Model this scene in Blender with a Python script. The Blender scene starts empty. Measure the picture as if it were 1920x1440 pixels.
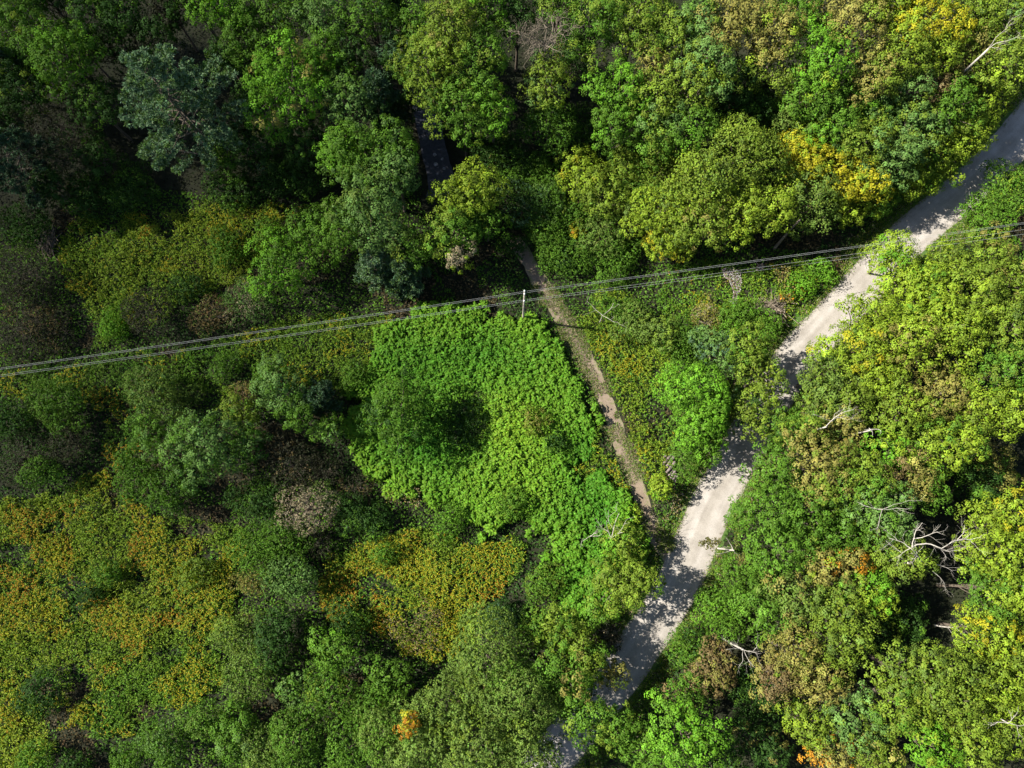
import bpy, math
import numpy as np
from mathutils import Vector

S = bpy.context.scene
rad = math.radians
# ------------------------------------------------------------------ camera
CAM_H, TILT, HFOV = 85.0, rad(10.0), rad(66.0)
cam_d = bpy.data.cameras.new('camera'); cam = bpy.data.objects.new('camera', cam_d)
S.collection.objects.link(cam); S.camera = cam
cam.location = (0, 0, CAM_H); cam.rotation_euler = (TILT, 0, 0)
cam_d.angle = HFOV; cam_d.clip_start = 1.0; cam_d.clip_end = 6000
# ------------------------------------------------------------------ sky, sun, exposure
SUN_EL, SUN_AZ_DIR = rad(43), rad(-9)      # direction the light travels (from +X axis)
W = bpy.data.worlds.new('World'); S.world = W; W.use_nodes = True
nt = W.node_tree; bg = nt.nodes['Background']
sky = nt.nodes.new('ShaderNodeTexSky'); sky.sky_type = 'NISHITA'; sky.sun_disc = False
sky.sun_elevation = SUN_EL
sx, sy = -math.cos(SUN_AZ_DIR), -math.sin(SUN_AZ_DIR)     # towards the sun
sky.sun_rotation = math.atan2(sx, sy)
nt.links.new(sky.outputs[0], bg.inputs[0]); bg.inputs[1].default_value = 0.05
ld = bpy.data.lights.new('sun', 'SUN'); ld.energy = 5.0; ld.angle = rad(0.6); ld.color = (1, .95, .86)
sun = bpy.data.objects.new('sun', ld); S.collection.objects.link(sun)
dv = Vector((sx * math.cos(SUN_EL), sy * math.cos(SUN_EL), math.sin(SUN_EL)))
sun.rotation_euler = dv.to_track_quat('Z', 'Y').to_euler(); sun.location = (-60, 0, 90)
S.view_settings.view_transform = 'Standard'; S.view_settings.look = 'None'
S.view_settings.exposure = 1.6; S.view_settings.gamma = 1.0
S.render.engine = 'CYCLES'
S.cycles.max_bounces = 5; S.cycles.diffuse_bounces = 2; S.cycles.glossy_bounces = 2
S.cycles.transmission_bounces = 3; S.cycles.transparent_max_bounces = 8; S.cycles.volume_bounces = 0
S.cycles.use_adaptive_sampling = True; S.cycles.adaptive_threshold = 0.02

# ------------------------------------------------------------------ helpers
FPX = 960.0 / math.tan(HFOV / 2)
def at(u, v, z=0.0):
    """world point at height z seen at photo pixel u, v"""
    dx, dy, dz = u - 960.0, -(v - 720.0), -FPX
    c, s = math.cos(TILT), math.sin(TILT)
    wx, wy, wz = dx, dy * c - dz * s, dy * s + dz * c
    t = (z - CAM_H) / wz
    return np.array([wx * t, wy * t, z])
def atv(P):
    return np.array([at(u, v)[:2] for u, v in P])
def pxm(u, v, z):
    return np.linalg.norm(at(u + 10, v, z) - at(u, v, z)) / 10
rng = np.random.default_rng(7)
class Noise:
    def __init__(s, seed, cell, n=256):
        s.g = np.random.default_rng(seed).random((n, n)); s.c = cell; s.n = n
    def __call__(s, x, y, octv=3):
        tot = 0; amp = 1; k = 1.0; a = 0
        for o in range(octv):
            X = np.asarray(x) / s.c * k + 31.7 * o; Y = np.asarray(y) / s.c * k + 17.3 * o
            i = np.floor(X).astype(int); j = np.floor(Y).astype(int); f = X - i; g = Y - j
            f = f * f * (3 - 2 * f); g = g * g * (3 - 2 * g); n = s.n
            A = s.g[i % n, j % n]; B = s.g[(i + 1) % n, j % n]; C = s.g[i % n, (j + 1) % n]; D = s.g[(i + 1) % n, (j + 1) % n]
            tot = tot + amp * ((A * (1 - f) + B * f) * (1 - g) + (C * (1 - f) + D * f) * g); a += amp; amp *= .5; k *= 2.03
        return tot / a
def inpoly(x, y, P):
    r = np.zeros(x.shape, bool); n = len(P)
    for i in range(n):
        x0, y0 = P[i]; x1, y1 = P[(i + 1) % n]
        if y0 == y1: continue
        c = ((y0 > y) != (y1 > y)) & (x < (x1 - x0) * (y - y0) / (y1 - y0) + x0); r ^= c
    return r
def smooth_line(P, step=.5):
    """Catmull-Rom resampling"""
    P = np.array(P, float); Q = np.vstack([2 * P[0] - P[1], P, 2 * P[-1] - P[-2]]); out = []
    for i in range(1, len(Q) - 2):
        p0, p1, p2, p3 = Q[i - 1:i + 3]; n = max(2, int(np.linalg.norm((p2 - p1)[:2]) / step))
        t = np.linspace(0, 1, n, endpoint=False)[:, None]
        out.append(.5 * (2 * p1 + (p2 - p0) * t + (2 * p0 - 5 * p1 + 4 * p2 - p3) * t ** 2 + (3 * p1 - p0 - 3 * p2 + p3) * t ** 3))
    return np.vstack(out + [P[-1:]])
def dist_line(x, y, L):
    d = np.full(x.shape, 1e9)
    for p in L[::2]:
        d = np.minimum(d, (x - p[0]) ** 2 + (y - p[1]) ** 2)
    return np.sqrt(d)
def mesh_obj(name, V, F, mats, parent=None, cols=None, nper=4, smooth=False, uv=None, loc=None):
    me = bpy.data.meshes.new(name); V = np.asarray(V, np.float32); F = np.asarray(F, np.int32).reshape(-1, nper)
    n = len(F); me.vertices.add(len(V)); me.vertices.foreach_set('co', V.ravel())
    me.loops.add(n * nper); me.loops.foreach_set('vertex_index', F.ravel())
    me.polygons.add(n); me.polygons.foreach_set('loop_start', np.arange(0, n * nper, nper, dtype=np.int32))
    if smooth: me.polygons.foreach_set('use_smooth', np.ones(n, bool))
    if cols is not None:
        a = me.attributes.new('leafcol', 'FLOAT_COLOR', 'FACE')
        a.data.foreach_set('color', np.hstack([cols, np.ones((n, 1))]).astype(np.float32).ravel())
    if uv is not None:
        l = me.uv_layers.new(name='UVMap'); l.data.foreach_set('uv', uv[F.ravel()].astype(np.float32).ravel())
    me.update(calc_edges=True)
    me.materials.append(mats)
    o = bpy.data.objects.new(name, me); S.collection.objects.link(o)
    if parent is not None: o.parent = parent
    if loc is not None: o.location = loc
    return o
def tag(o, label=None, cat=None, group=None, kind=None):
    if label: o['label'] = label
    if cat: o['category'] = cat
    if group: o['group'] = group
    if kind: o['kind'] = kind
    return o
def empty(name, loc):
    o = bpy.data.objects.new(name, None); S.collection.objects.link(o); o.location = loc
    o.empty_display_size = .3; return o
class Tubes:
    def __init__(s): s.V = []; s.F = []; s.n = 0
    def add(s, P, R, k=6):
        P = np.array(P, float); R = np.broadcast_to(np.array(R, float), (len(P),)); m = len(P)
        T = np.gradient(P, axis=0); T /= np.linalg.norm(T, axis=1)[:, None] + 1e-9
        ref = np.array([.13, .27, .95]) if abs(T[0][2]) < .8 else np.array([.95, .1, .2])
        A = np.cross(T, ref); A /= np.linalg.norm(A, axis=1)[:, None]; B = np.cross(T, A)
        th = np.arange(k) / k * 2 * np.pi
        ring = P[:, None] + R[:, None, None] * (np.cos(th)[None, :, None] * A[:, None] + np.sin(th)[None, :, None] * B[:, None])
        s.V.append(ring.reshape(-1, 3)); i, j = np.meshgrid(np.arange(m - 1), np.arange(k), indexing='ij')
        a = s.n + i * k + j; b = s.n + i * k + (j + 1) % k; s.F.append(np.stack([a, b, b + k, a + k], -1).reshape(-1, 4))
        # end caps as quads fans (k=6 -> two quads)
        for e in (0, m - 1):
            o = s.n + e * k
            if k == 6: s.F.append(np.array([[o, o + 1, o + 2, o + 3], [o, o + 3, o + 4, o + 5]]))
            if k == 4: s.F.append(np.array([[o, o + 1, o + 2, o + 3]]))
        s.n += m * k
    def build(s, name, mat, parent=None, loc=None):
        return mesh_obj(name, np.vstack(s.V), np.vstack(s.F), mat, parent, smooth=True, loc=loc)
def unit(v): return v / (np.linalg.norm(v, axis=-1, keepdims=True) + 1e-9)
def leaf_quads(P, N, L, Wd, r, T=None):
    """one pointed leaf (kite) per point: centre P, normal N, length L, width Wd"""
    n = len(P)
    if T is None: T = r.normal(size=(n, 3))
    T = unit(T - N * (T * N).sum(1, keepdims=True)); B = np.cross(N, T)
    L = np.broadcast_to(L, (n,))[:, None]; Wd = np.broadcast_to(Wd, (n,))[:, None]
    bend = N * (L * .12)
    V = np.stack([P - T * L * .5 - bend, P + B * Wd * .5 - T * L * .05, P + T * L * .5 - bend, P - B * Wd * .5 - T * L * .05], 1)
    return V.reshape(-1, 3)
def quad_idx(n): return np.arange(n * 4).reshape(-1, 4)

# ------------------------------------------------------------------ materials
def mat(name): 
    m = bpy.data.materials.new(name); m.use_nodes = True; t = m.node_tree; t.nodes.clear()
    return m, t, (lambda k, **kw: _nd(t, k, **kw)), t.links.new
def _nd(t, k, **kw):
    n = t.nodes.new(k)
    for a, b in kw.items():
        if a.startswith('i_'): n.inputs[int(a[2:])].default_value = b
        else: setattr(n, a, b)
    return n
def ramp(t, stops):
    n = t.nodes.new('ShaderNodeValToRGB'); e = n.color_ramp.elements
    while len(e) < len(stops): e.new(.5)
    for q, (p, c) in zip(e, stops): q.position = p; q.color = (*c, 1)
    return n
def leaf_material(name, trans=.3, gloss=.035, rough=.45):
    m, t, nd, ln = mat(name)
    at_ = nd('ShaderNodeAttribute', attribute_name='leafcol')
    d = nd('ShaderNodeBsdfDiffuse'); tr = nd('ShaderNodeBsdfTranslucent'); g = nd('ShaderNodeBsdfGlossy', i_1=rough)
    g.inputs[0].default_value = (.9, .95, 1, 1)
    hs = nd('ShaderNodeHueSaturation'); hs.inputs['Saturation'].default_value = 1.15; hs.inputs['Value'].default_value = 1.15
    ln(at_.outputs['Color'], d.inputs[0]); ln(at_.outputs['Color'], hs.inputs['Color']); ln(hs.outputs[0], tr.inputs[0])
    m1 = nd('ShaderNodeMixShader', i_0=trans); ln(d.outputs[0], m1.inputs[1]); ln(tr.outputs[0], m1.inputs[2])
    m2 = nd('ShaderNodeMixShader', i_0=gloss); ln(m1.outputs[0], m2.inputs[1]); ln(g.outputs[0], m2.inputs[2])
    o = nd('ShaderNodeOutputMaterial'); ln(m2.outputs[0], o.inputs[0]); return m
def noise_material(name, stops, scale=2.0, detail=8, rough=.9, bump=.3, scale2=None, stops2=None, coord='Object'):
    m, t, nd, ln = mat(name)
    tc = nd('ShaderNodeTexCoord'); n = nd('ShaderNodeTexNoise'); n.inputs['Scale'].default_value = scale; n.inputs['Detail'].default_value = detail
    n.inputs['Roughness'].default_value = .65
    ln(tc.outputs[coord], n.inputs['Vector']); r = ramp(t, stops); ln(n.outputs[0], r.inputs[0])
    b = nd('ShaderNodeBsdfPrincipled'); b.inputs['Roughness'].default_value = rough; b.inputs['Specular IOR Level'].default_value = .25
    c = r.outputs[0]
    if scale2:
        n2 = nd('ShaderNodeTexNoise'); n2.inputs['Scale'].default_value = scale2; n2.inputs['Detail'].default_value = 5; ln(tc.outputs[coord], n2.inputs['Vector'])
        r2 = ramp(t, stops2); ln(n2.outputs[0], r2.inputs[0]); mx = nd('ShaderNodeMixRGB', blend_type='MULTIPLY', i_0=1.0)
        ln(c, mx.inputs[1]); ln(r2.outputs[0], mx.inputs[2]); c = mx.outputs[0]
    ln(c, b.inputs['Base Color'])
    bp = nd('ShaderNodeBump'); bp.inputs['Strength'].default_value = bump; bp.inputs['Distance'].default_value = .1
    ln(n.outputs[0], bp.inputs['Height']); ln(bp.outputs[0], b.inputs['Normal'])
    o = nd('ShaderNodeOutputMaterial'); ln(b.outputs[0], o.inputs[0]); return m
M_LEAF = leaf_material('leaf', .22, .006, .6)
M_NEEDLE = leaf_material('needle', .12, .015, .6)
M_BARK = noise_material('bark', [(.3, (.05, .04, .03)), (.7, (.15, .12, .09))], 6, bump=.5)
M_DEAD = noise_material('dead_wood', [(.3, (.20, .18, .15)), (.7, (.46, .43, .37))], 5, bump=.4)
M_TWIG = noise_material('grey_twig', [(.3, (.09, .07, .05)), (.7, (.24, .20, .15))], 5, bump=.4)
M_LOG = noise_material('weathered_log', [(.3, (.07, .055, .05)), (.7, (.22, .18, .17))], 4, bump=.6)
M_LOGEND = noise_material('sawn_end', [(.3, (.15, .11, .08)), (.7, (.3, .24, .18))], 12, bump=.2)
M_POLE = noise_material('pole_wood', [(.3, (.22, .19, .15)), (.7, (.40, .36, .30))], 3, bump=.3)
M_ROCK = noise_material('rock', [(.3, (.10, .10, .11)), (.7, (.34, .33, .34))], 3, bump=.6)
def plain(name, c, rough=.5, metal=0.):
    m, t, nd, ln = mat(name); b = nd('ShaderNodeBsdfPrincipled'); b.inputs['Base Color'].default_value = (*c, 1)
    b.inputs['Roughness'].default_value = rough; b.inputs['Metallic'].default_value = metal
    o = nd('ShaderNodeOutputMaterial'); ln(b.outputs[0], o.inputs[0]); return m
M_WIRE = plain('aluminium_wire', (.36, .37, .36), .5, .2)
M_CERAM = plain('white_ceramic', (.75, .76, .75), .3)
M_STEEL = plain('galvanised_steel', (.5, .5, .5), .4, .8)

# ------------------------------------------------------------------ layout of ground features (photo pixels -> metres)
road_px = [(2060, 60), (1985, 160), (1925, 238), (1860, 308), (1800, 365), (1745, 410), (1692, 455), (1642, 508), (1592, 565), (1545, 615), (1500, 663),
           (1465, 715), (1430, 775), (1395, 835), (1362, 895), (1335, 945), (1312, 1000), (1285, 1065), (1252, 1130), (1208, 1198), (1165, 1260),
           (1115, 1325), (1060, 1390), (1010, 1450), (950, 1520), (880, 1590)]
ROAD = smooth_line(atv(road_px))
path_px = [(962, 448), (978, 472), (1002, 510), (1028, 555), (1058, 605), (1085, 650), (1110, 695), (1131, 740), (1151, 790), (1166, 840),
           (1181, 880), (1197, 920), (1212, 965), (1232, 1010), (1262, 1050)]
PATH = smooth_line(atv(path_px))
stream_px = [(770, 60), (782, 120), (792, 170), (803, 230), (815, 290), (826, 335), (818, 378)]
STREAM = smooth_line(atv(stream_px))
nz_g, nz_f, nz_c, nz_h = Noise(1, 9), Noise(2, 3.2), Noise(3, 14), Noise(5, 1.6)
def sstep(a, b, x):
    t = np.clip((x - a) / (b - a), 0, 1); return t * t * (3 - 2 * t)
def ground_z(x, y):
    x = np.asarray(x, float); y = np.asarray(y, float)
    k = sstep(2.6, 6, dist_line(x, y, ROAD)) * sstep(1.4, 4, dist_line(x, y, PATH))
    z = (nz_g(x, y, 3) - .5) * 1.6 * k
    return z - 1.3 * (1 - sstep(1.6, 5.0, dist_line(x, y, STREAM)))
# ------------------------------------------------------------------ ground, water, road, path
def build_ground():
    inner = np.arange(-100, 100.1, .8); o = np.array([104, 112, 130, 170, 260, 450, 800, 1600, 2800])
    g = np.concatenate([-o[::-1], inner, o]); X, Y = np.meshgrid(g, g, indexing='ij'); Z = ground_z(X, Y)
    far = sstep(95, 110, np.maximum(abs(X), abs(Y))); Z = Z * (1 - far)
    n = len(g); i, j = np.meshgrid(np.arange(n - 1), np.arange(n - 1), indexing='ij'); a = i * n + j
    F = np.stack([a, a + n, a + n + 1, a + 1], -1).reshape(-1, 4)
    m = noise_material('forest_floor', [(.25, (.008, .009, .005)), (.5, (.018, .019, .009)), (.75, (.024, .021, .013))], .6, 12, bump=.6,
                       scale2=.08, stops2=[(.3, (.6, .75, .5)), (.7, (1, 1, .9))])
    tag(mesh_obj('ground', np.stack([X, Y, Z], -1).reshape(-1, 3), F, m, smooth=True), kind='structure')
def strip(name, L, hw, z, m, nx=7, seed=0, jit=.15, zf=None, camber=0.):
    r = np.random.default_rng(seed); T = np.gradient(L, axis=0); T /= np.linalg.norm(T, axis=1)[:, None]; Nn = np.stack([-T[:, 1], T[:, 0]], 1)
    hw = np.broadcast_to(hw, (len(L),)); jn = Noise(seed + 50, 1.1); s = np.concatenate([[0], np.cumsum(np.linalg.norm(np.diff(L, axis=0), axis=1))])
    l = hw + (jn(s, 0 * s, 4) - .5) * 2 * jit; rr = hw + (jn(s, 0 * s + 40, 4) - .5) * 2 * jit
    u = np.linspace(-1, 1, nx); off = np.where(u[None] < 0, u[None] * l[:, None], u[None] * rr[:, None])
    P = L[:, None] + Nn[:, None] * off[..., None]; zz = np.full(off.shape, float(z)) + camber * (1 - u[None] ** 2)
    if zf is not None: zz = zz + zf(P[..., 0], P[..., 1])
    V = np.concatenate([P, zz[..., None]], -1).reshape(-1, 3); n = len(L)
    i, j = np.meshgrid(np.arange(n - 1), np.arange(nx - 1), indexing='ij'); a = i * nx + j
    F = np.stack([a, a + 1, a + nx + 1, a + nx], -1).reshape(-1, 4)[:, ::-1]
    uv = np.stack([off, np.broadcast_to(s[:, None], off.shape)], -1).reshape(-1, 2)
    return mesh_obj(name, V, F, m, uv=uv, smooth=True)
def track_material(name, base, dust, grass=None, track=.75, stone=.12, tw=.8):
    """gravel: fine stones, dusty wheel tracks along the strip (UV metres), irregular stains"""
    m, t, nd, ln = mat(name); tc = nd('ShaderNodeTexCoord'); sep = nd('ShaderNodeSeparateXYZ'); ln(tc.outputs['UV'], sep.inputs[0])
    mp = nd('ShaderNodeMapping'); mp.inputs['Scale'].default_value = (1.5, .12, 1); ln(tc.outputs['UV'], mp.inputs[0])
    st = nd('ShaderNodeTexNoise'); st.inputs['Scale'].default_value = 1.3; st.inputs['Detail'].default_value = 7; ln(mp.outputs[0], st.inputs['Vector'])
    bl = nd('ShaderNodeTexNoise'); bl.inputs['Scale'].default_value = .45; bl.inputs['Detail'].default_value = 8; bl.inputs['Roughness'].default_value = .7; ln(tc.outputs['UV'], bl.inputs['Vector'])
    dv_ = nd('ShaderNodeMath', operation='ABSOLUTE'); ln(sep.outputs[0], dv_.inputs[0])
    ds = nd('ShaderNodeMath', operation='MULTIPLY_ADD'); ln(bl.outputs[0], ds.inputs[0]); ds.inputs[1].default_value = .5; ds.inputs[2].default_value = -.25
    da = nd('ShaderNodeMath', operation='ADD'); ln(dv_.outputs[0], da.inputs[0]); ln(ds.outputs[0], da.inputs[1])
    dd = nd('ShaderNodeMath', operation='DIVIDE'); ln(da.outputs[0], dd.inputs[0]); dd.inputs[1].default_value = 2.3
    rt = ramp(t, [(0, (.84, .83, .80)), (.2, (.88, .87, .85)), (.34, (1.0, 1.0, 1.0)), (.48, (.98, .98, .98)), (.62, (.86, .85, .83)), (.80, (.92, .91, .89)), (1, (.70, .68, .62))]); ln(dd.outputs[0], rt.inputs[0])
    fi = nd('ShaderNodeTexNoise'); fi.inputs['Scale'].default_value = 9; fi.inputs['Detail'].default_value = 6; fi.inputs['Roughness'].default_value = .8; ln(tc.outputs['UV'], fi.inputs['Vector'])
    r1 = ramp(t, [(.3, base), (.62, dust)]); ln(bl.outputs[0], r1.inputs[0])
    r2 = ramp(t, [(.35, (.84, .83, .82)), (.6, (1, 1, 1))]); ln(st.outputs[0], r2.inputs[0])
    r3 = ramp(t, [(.3, (1 - stone * 3,) * 3), (.5, (1, 1, 1)), (.72, (1 + stone,) * 3)]); ln(fi.outputs[0], r3.inputs[0])
    a = nd('ShaderNodeMixRGB', blend_type='MULTIPLY', i_0=track); ln(r1.outputs[0], a.inputs[1]); ln(r2.outputs[0], a.inputs[2])
    b = nd('ShaderNodeMixRGB', blend_type='MULTIPLY', i_0=.9); ln(a.outputs[0], b.inputs[1]); ln(r3.outputs[0], b.inputs[2])
    e = nd('ShaderNodeMixRGB', blend_type='MULTIPLY', i_0=tw); ln(b.outputs[0], e.inputs[1]); ln(rt.outputs[0], e.inputs[2]); c = e.outputs[0]
    if grass:
        n = nd('ShaderNodeTexNoise'); n.inputs['Scale'].default_value = 1.6; n.inputs['Detail'].default_value = 9; n.inputs['Roughness'].default_value = .75; ln(tc.outputs['UV'], n.inputs['Vector'])
        ab = nd('ShaderNodeMath', operation='ABSOLUTE'); ln(sep.outputs[0], ab.inputs[0])
        mu = nd('ShaderNodeMath', operation='MULTIPLY_ADD'); ln(ab.outputs[0], mu.inputs[0]); mu.inputs[1].default_value = grass[1]; ln(n.outputs[0], mu.inputs[2])
        rr = ramp(t, [(grass[2], (0, 0, 0)), (grass[2] + .12, (1, 1, 1))]); ln(mu.outputs[0], rr.inputs[0])
        mx = nd('ShaderNodeMixRGB'); ln(rr.outputs[0], mx.inputs[0]); ln(c, mx.inputs[1]); mx.inputs[2].default_value = (*grass[0], 1); c = mx.outputs[0]
    p = nd('ShaderNodeBsdfPrincipled'); p.inputs['Roughness'].default_value = .95; p.inputs['Specular IOR Level'].default_value = .15; ln(c, p.inputs['Base Color'])
    bp = nd('ShaderNodeBump'); bp.inputs['Strength'].default_value = .5; bp.inputs['Distance'].default_value = .05; ln(fi.outputs[0], bp.inputs['Height']); ln(bp.outputs[0], p.inputs['Normal'])
    o = nd('ShaderNodeOutputMaterial'); ln(p.outputs[0], o.inputs[0]); return m
build_ground()
tag(strip('road_verge', ROAD, 2.8, .006, track_material('verge', (.13, .11, .07), (.24, .21, .15), ((.05, .09, .02), .12, .62), stone=.2), 9, 3, .5), kind='structure')
tag(strip('road', ROAD, 2.25, .012, track_material('gravel', (.235, .215, .190), (.34, .315, .285), ((.10, .09, .06), .13, .80)), 13, 4, .22, camber=.05), kind='structure')
tag(strip('path', PATH, .85, .010, track_material('trail_dirt', (.17, .130, .095), (.26, .205, .155), ((.12, .13, .05), .22, .60), stone=.25), 7, 5, .3), kind='structure')
def water_material():
    m, t, nd, ln = mat('stream_water'); tc = nd('ShaderNodeTexCoord'); n = nd('ShaderNodeTexNoise'); n.inputs['Scale'].default_value = 3; n.inputs['Detail'].default_value = 6
    ln(tc.outputs['Object'], n.inputs['Vector']); b = nd('ShaderNodeBsdfPrincipled'); b.inputs['Base Color'].default_value = (.02, .022, .03, 1)
    b.inputs['Roughness'].default_value = .3; bp = nd('ShaderNodeBump'); bp.inputs['Strength'].default_value = .8; bp.inputs['Distance'].default_value = .15
    ln(n.outputs[0], bp.inputs['Height']); ln(bp.outputs[0], b.inputs['Normal']); o = nd('ShaderNodeOutputMaterial'); ln(b.outputs[0], o.inputs[0]); return m
tag(strip('stream_water', STREAM, 1.5, -.95, water_material(), 5, 9, .2), kind='structure')

# ------------------------------------------------------------------ ground cover
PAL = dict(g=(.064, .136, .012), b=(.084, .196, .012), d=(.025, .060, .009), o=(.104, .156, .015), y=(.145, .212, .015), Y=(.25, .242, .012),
           t=(.158, .152, .034), r=(.115, .088, .034), s=(.080, .148, .032), p=(.048, .094, .040), P=(.120, .200, .095), k=(.030, .032, .015), w=(.086, .138, .022), q=(.054, .118, .010),
           O=(.30, .145, .012), n=(.20, .17, .10))
PAL = {k: np.array(v) for k, v in PAL.items()}
nz_h = Noise(5, 1.6)
def scatter(poly, dens, r, z=1.0, raw=False, jit=2.5):
    P = poly if raw else np.array([at(u, v, z)[:2] for u, v in poly])
    lo, hi = P.min(0), P.max(0); n = int(np.prod(hi - lo) * dens); q = r.random((n, 2)) * (hi - lo) + lo
    e = (nz_h(q[:, 0], q[:, 1], 2) - .5)          # ragged border
    return q[inpoly(q[:, 0] + e * jit, q[:, 1] + (nz_h(q[:, 1] + 40, q[:, 0], 2) - .5) * jit, P)]
def clear(q, road=2.5, path=1.0, stream=1.5):
    x, y = q[:, 0], q[:, 1]
    return q[(dist_line(x, y, ROAD) > road + .5 * nz_h(x, y, 2)) & (dist_line(x, y, PATH) > path * (.7 + .6 * nz_h(x, y, 2))) & (dist_line(x, y, STREAM) > stream)]
class Leaves:
    def __init__(s): s.V = []; s.C = []
    def add(s, V, C): s.V.append(V); s.C.append(C)
    def build(s, name, m, parent=None, loc=None):
        V = np.vstack(s.V); C = np.vstack(s.C); return mesh_obj(name, V, quad_idx(len(C)), m, parent, cols=np.clip(C, 0, .9), loc=loc)
def vary(C, r, a=.16, h=.08):
    n = len(C); f = np.exp(r.normal(0, a, (n, 1))); g = np.exp(r.normal(0, h, (n, 3))); return C * f * g
def rep(a, k): return np.repeat(a, k, axis=0)
def broad_weeds(name, label, poly, dens, h, seed, col=(.095, .200, .013), raw=False):
    """plants with a rosette of long drooping leaves at the top"""
    r = np.random.default_rng(seed); q = clear(scatter(poly, dens, r, h * .8, jit=5.), 2.6, 1.5); n = len(q); x, y = q.T
    hz = h * (.75 + .32 * nz_f(x, y, 3) + .15 * r.normal(size=n)); top = np.stack([x, y, ground_z(x, y) + hz], 1)
    L = Leaves(); tone = (nz_g(x, y, 3) - .5)[:, None]; k = 8
    base = np.array(col) * (1 + tone * np.array([1.3, .7, .6])); sz = .8 + .4 * r.random(n)
    a0 = r.random(n) * 6.28
    for i in range(k):
        a = a0 + i * 6.28 / k + r.normal(0, .25, n); e = r.normal(.10, .42, n); ln_ = sz * (.25 + .18 * r.random(n))
        D = np.stack([np.cos(a) * np.cos(e), np.sin(a) * np.cos(e), np.sin(e)], 1)
        N = unit(np.stack([-np.cos(a) * np.sin(e), -np.sin(a) * np.sin(e), np.cos(e)], 1) + r.normal(0, .30, (n, 3)))
        st = top - np.array([0, 0, 1]) * (r.random((n, 1)) * .45); B = unit(np.cross(N, D))
        W_ = (.070 + .04 * r.random(n))[:, None]; p1 = st + D * ln_[:, None] * .5; p2 = st + D * ln_[:, None] * 1.0 - np.array([0, 0, 1]) * (ln_[:, None] * .30)
        p3 = st + D * ln_[:, None] * 1.45 - np.array([0, 0, 1]) * (ln_[:, None] * .85)
        L.add(np.stack([st + B * .02, p1 + B * W_, p1 - B * W_, st - B * .02], 1).reshape(-1, 3), vary(base, r, .25))
        L.add(np.stack([p1 + B * W_, p2 + B * W_ * .9, p2 - B * W_ * .9, p1 - B * W_], 1).reshape(-1, 3), vary(base, r, .1))
        L.add(np.stack([p2 + B * W_ * .9, p3 + B * .012, p3 - B * .012, p2 - B * W_ * .9], 1).reshape(-1, 3), vary(base, r, .1))
    m = n * 3; Q = top[r.integers(0, n, m)] + r.normal(0, .25, (m, 3)) * [1, 1, .6] - [0, 0, .6]
    L.add(leaf_quads(Q, unit(r.normal(0, .5, (m, 3)) + [0, 0, 1]), .4, .22, r), vary(np.tile(PAL['g'], (m, 1)), r))
    tag(L.build(name, M_LEAF), label, 'weeds', kind='stuff')
def plume_weeds(name, label, poly, dens, h, seed, gold=.5, orange=.3, green='o', cat='wildflowers'):
    """leafy stems; the ripe ones end in arching golden plumes"""
    r = np.random.default_rng(seed); q = clear(scatter(poly, dens, r, h), 2.6, 1.15); q = q[(nz_f(q[:, 0] + 90, q[:, 1], 3) + r.normal(0, .05, len(q))) > .33]; n = len(q); x, y = q.T
    hz = h * (.45 + .9 * nz_h(x, y, 2)) * (.7 + .6 * nz_f(x + 60, y, 2)) * (.85 + .3 * r.random(n)); top = np.stack([x, y, ground_z(x, y) + hz], 1)
    ripe = nz_f(x, y, 3) + r.normal(0, .06, n) > (.78 - .45 * gold); orr = nz_c(x * 1.7, y * 1.7, 4) + r.normal(0, .05, n) > (.80 - .5 * orange)
    L = Leaves(); lean = unit(np.stack([nz_f(x + 50, y, 2) - .5, nz_f(x, y + 70, 2) - .5, 0 * x], 1) + r.normal(0, .45, (n, 3)) * [1, 1, 0])
    tone = (nz_g(x + 30, y, 3)[:, None] - .5)
    for i in range(5):
        P = top - lean * .1 + r.normal(0, .11, (n, 3)) - np.array([0, 0, 1]) * (i * .13)
        N = unit(np.array([0, 0, 1]) + r.normal(0, .55, (n, 3))); T = unit(lean * .8 + r.normal(0, .6, (n, 3)))
        c = PAL[green] * .45 + PAL['g'] * .55 if i else PAL[green] * .75 + PAL['g'] * .25
        L.add(leaf_quads(P, N, .25 + .09 * r.random(n), .09, r, T), vary(c * (1 + tone * [1.2, .5, .4]), r, .2))
    for s in range(4):
        w = ripe
        P = top[w] + lean[w] * (.09 * s - .08) + np.array([0, 0, 1]) * (.05 - .025 * s * s) + r.normal(0, .03, (w.sum(), 3))
        c = np.where(orr[w][:, None], PAL['O'] * [.85, 1, 1], PAL['Y'] * [.95, .9, 1])
        N = unit(np.array([0, 0, 1]) + r.normal(0, .4, (w.sum(), 3)))
        L.add(leaf_quads(P, N, .15, .10, r, lean[w]), vary(c, r, .16, .1))
    tag(L.build(name, M_LEAF), label, cat, kind='stuff')
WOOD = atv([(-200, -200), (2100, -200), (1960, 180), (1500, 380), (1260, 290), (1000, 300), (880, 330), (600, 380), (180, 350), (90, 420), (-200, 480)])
WOOD2 = atv([(1480, 760), (2100, 420), (2200, 1600), (1260, 1600), (1330, 1180), (1400, 950)])
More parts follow.
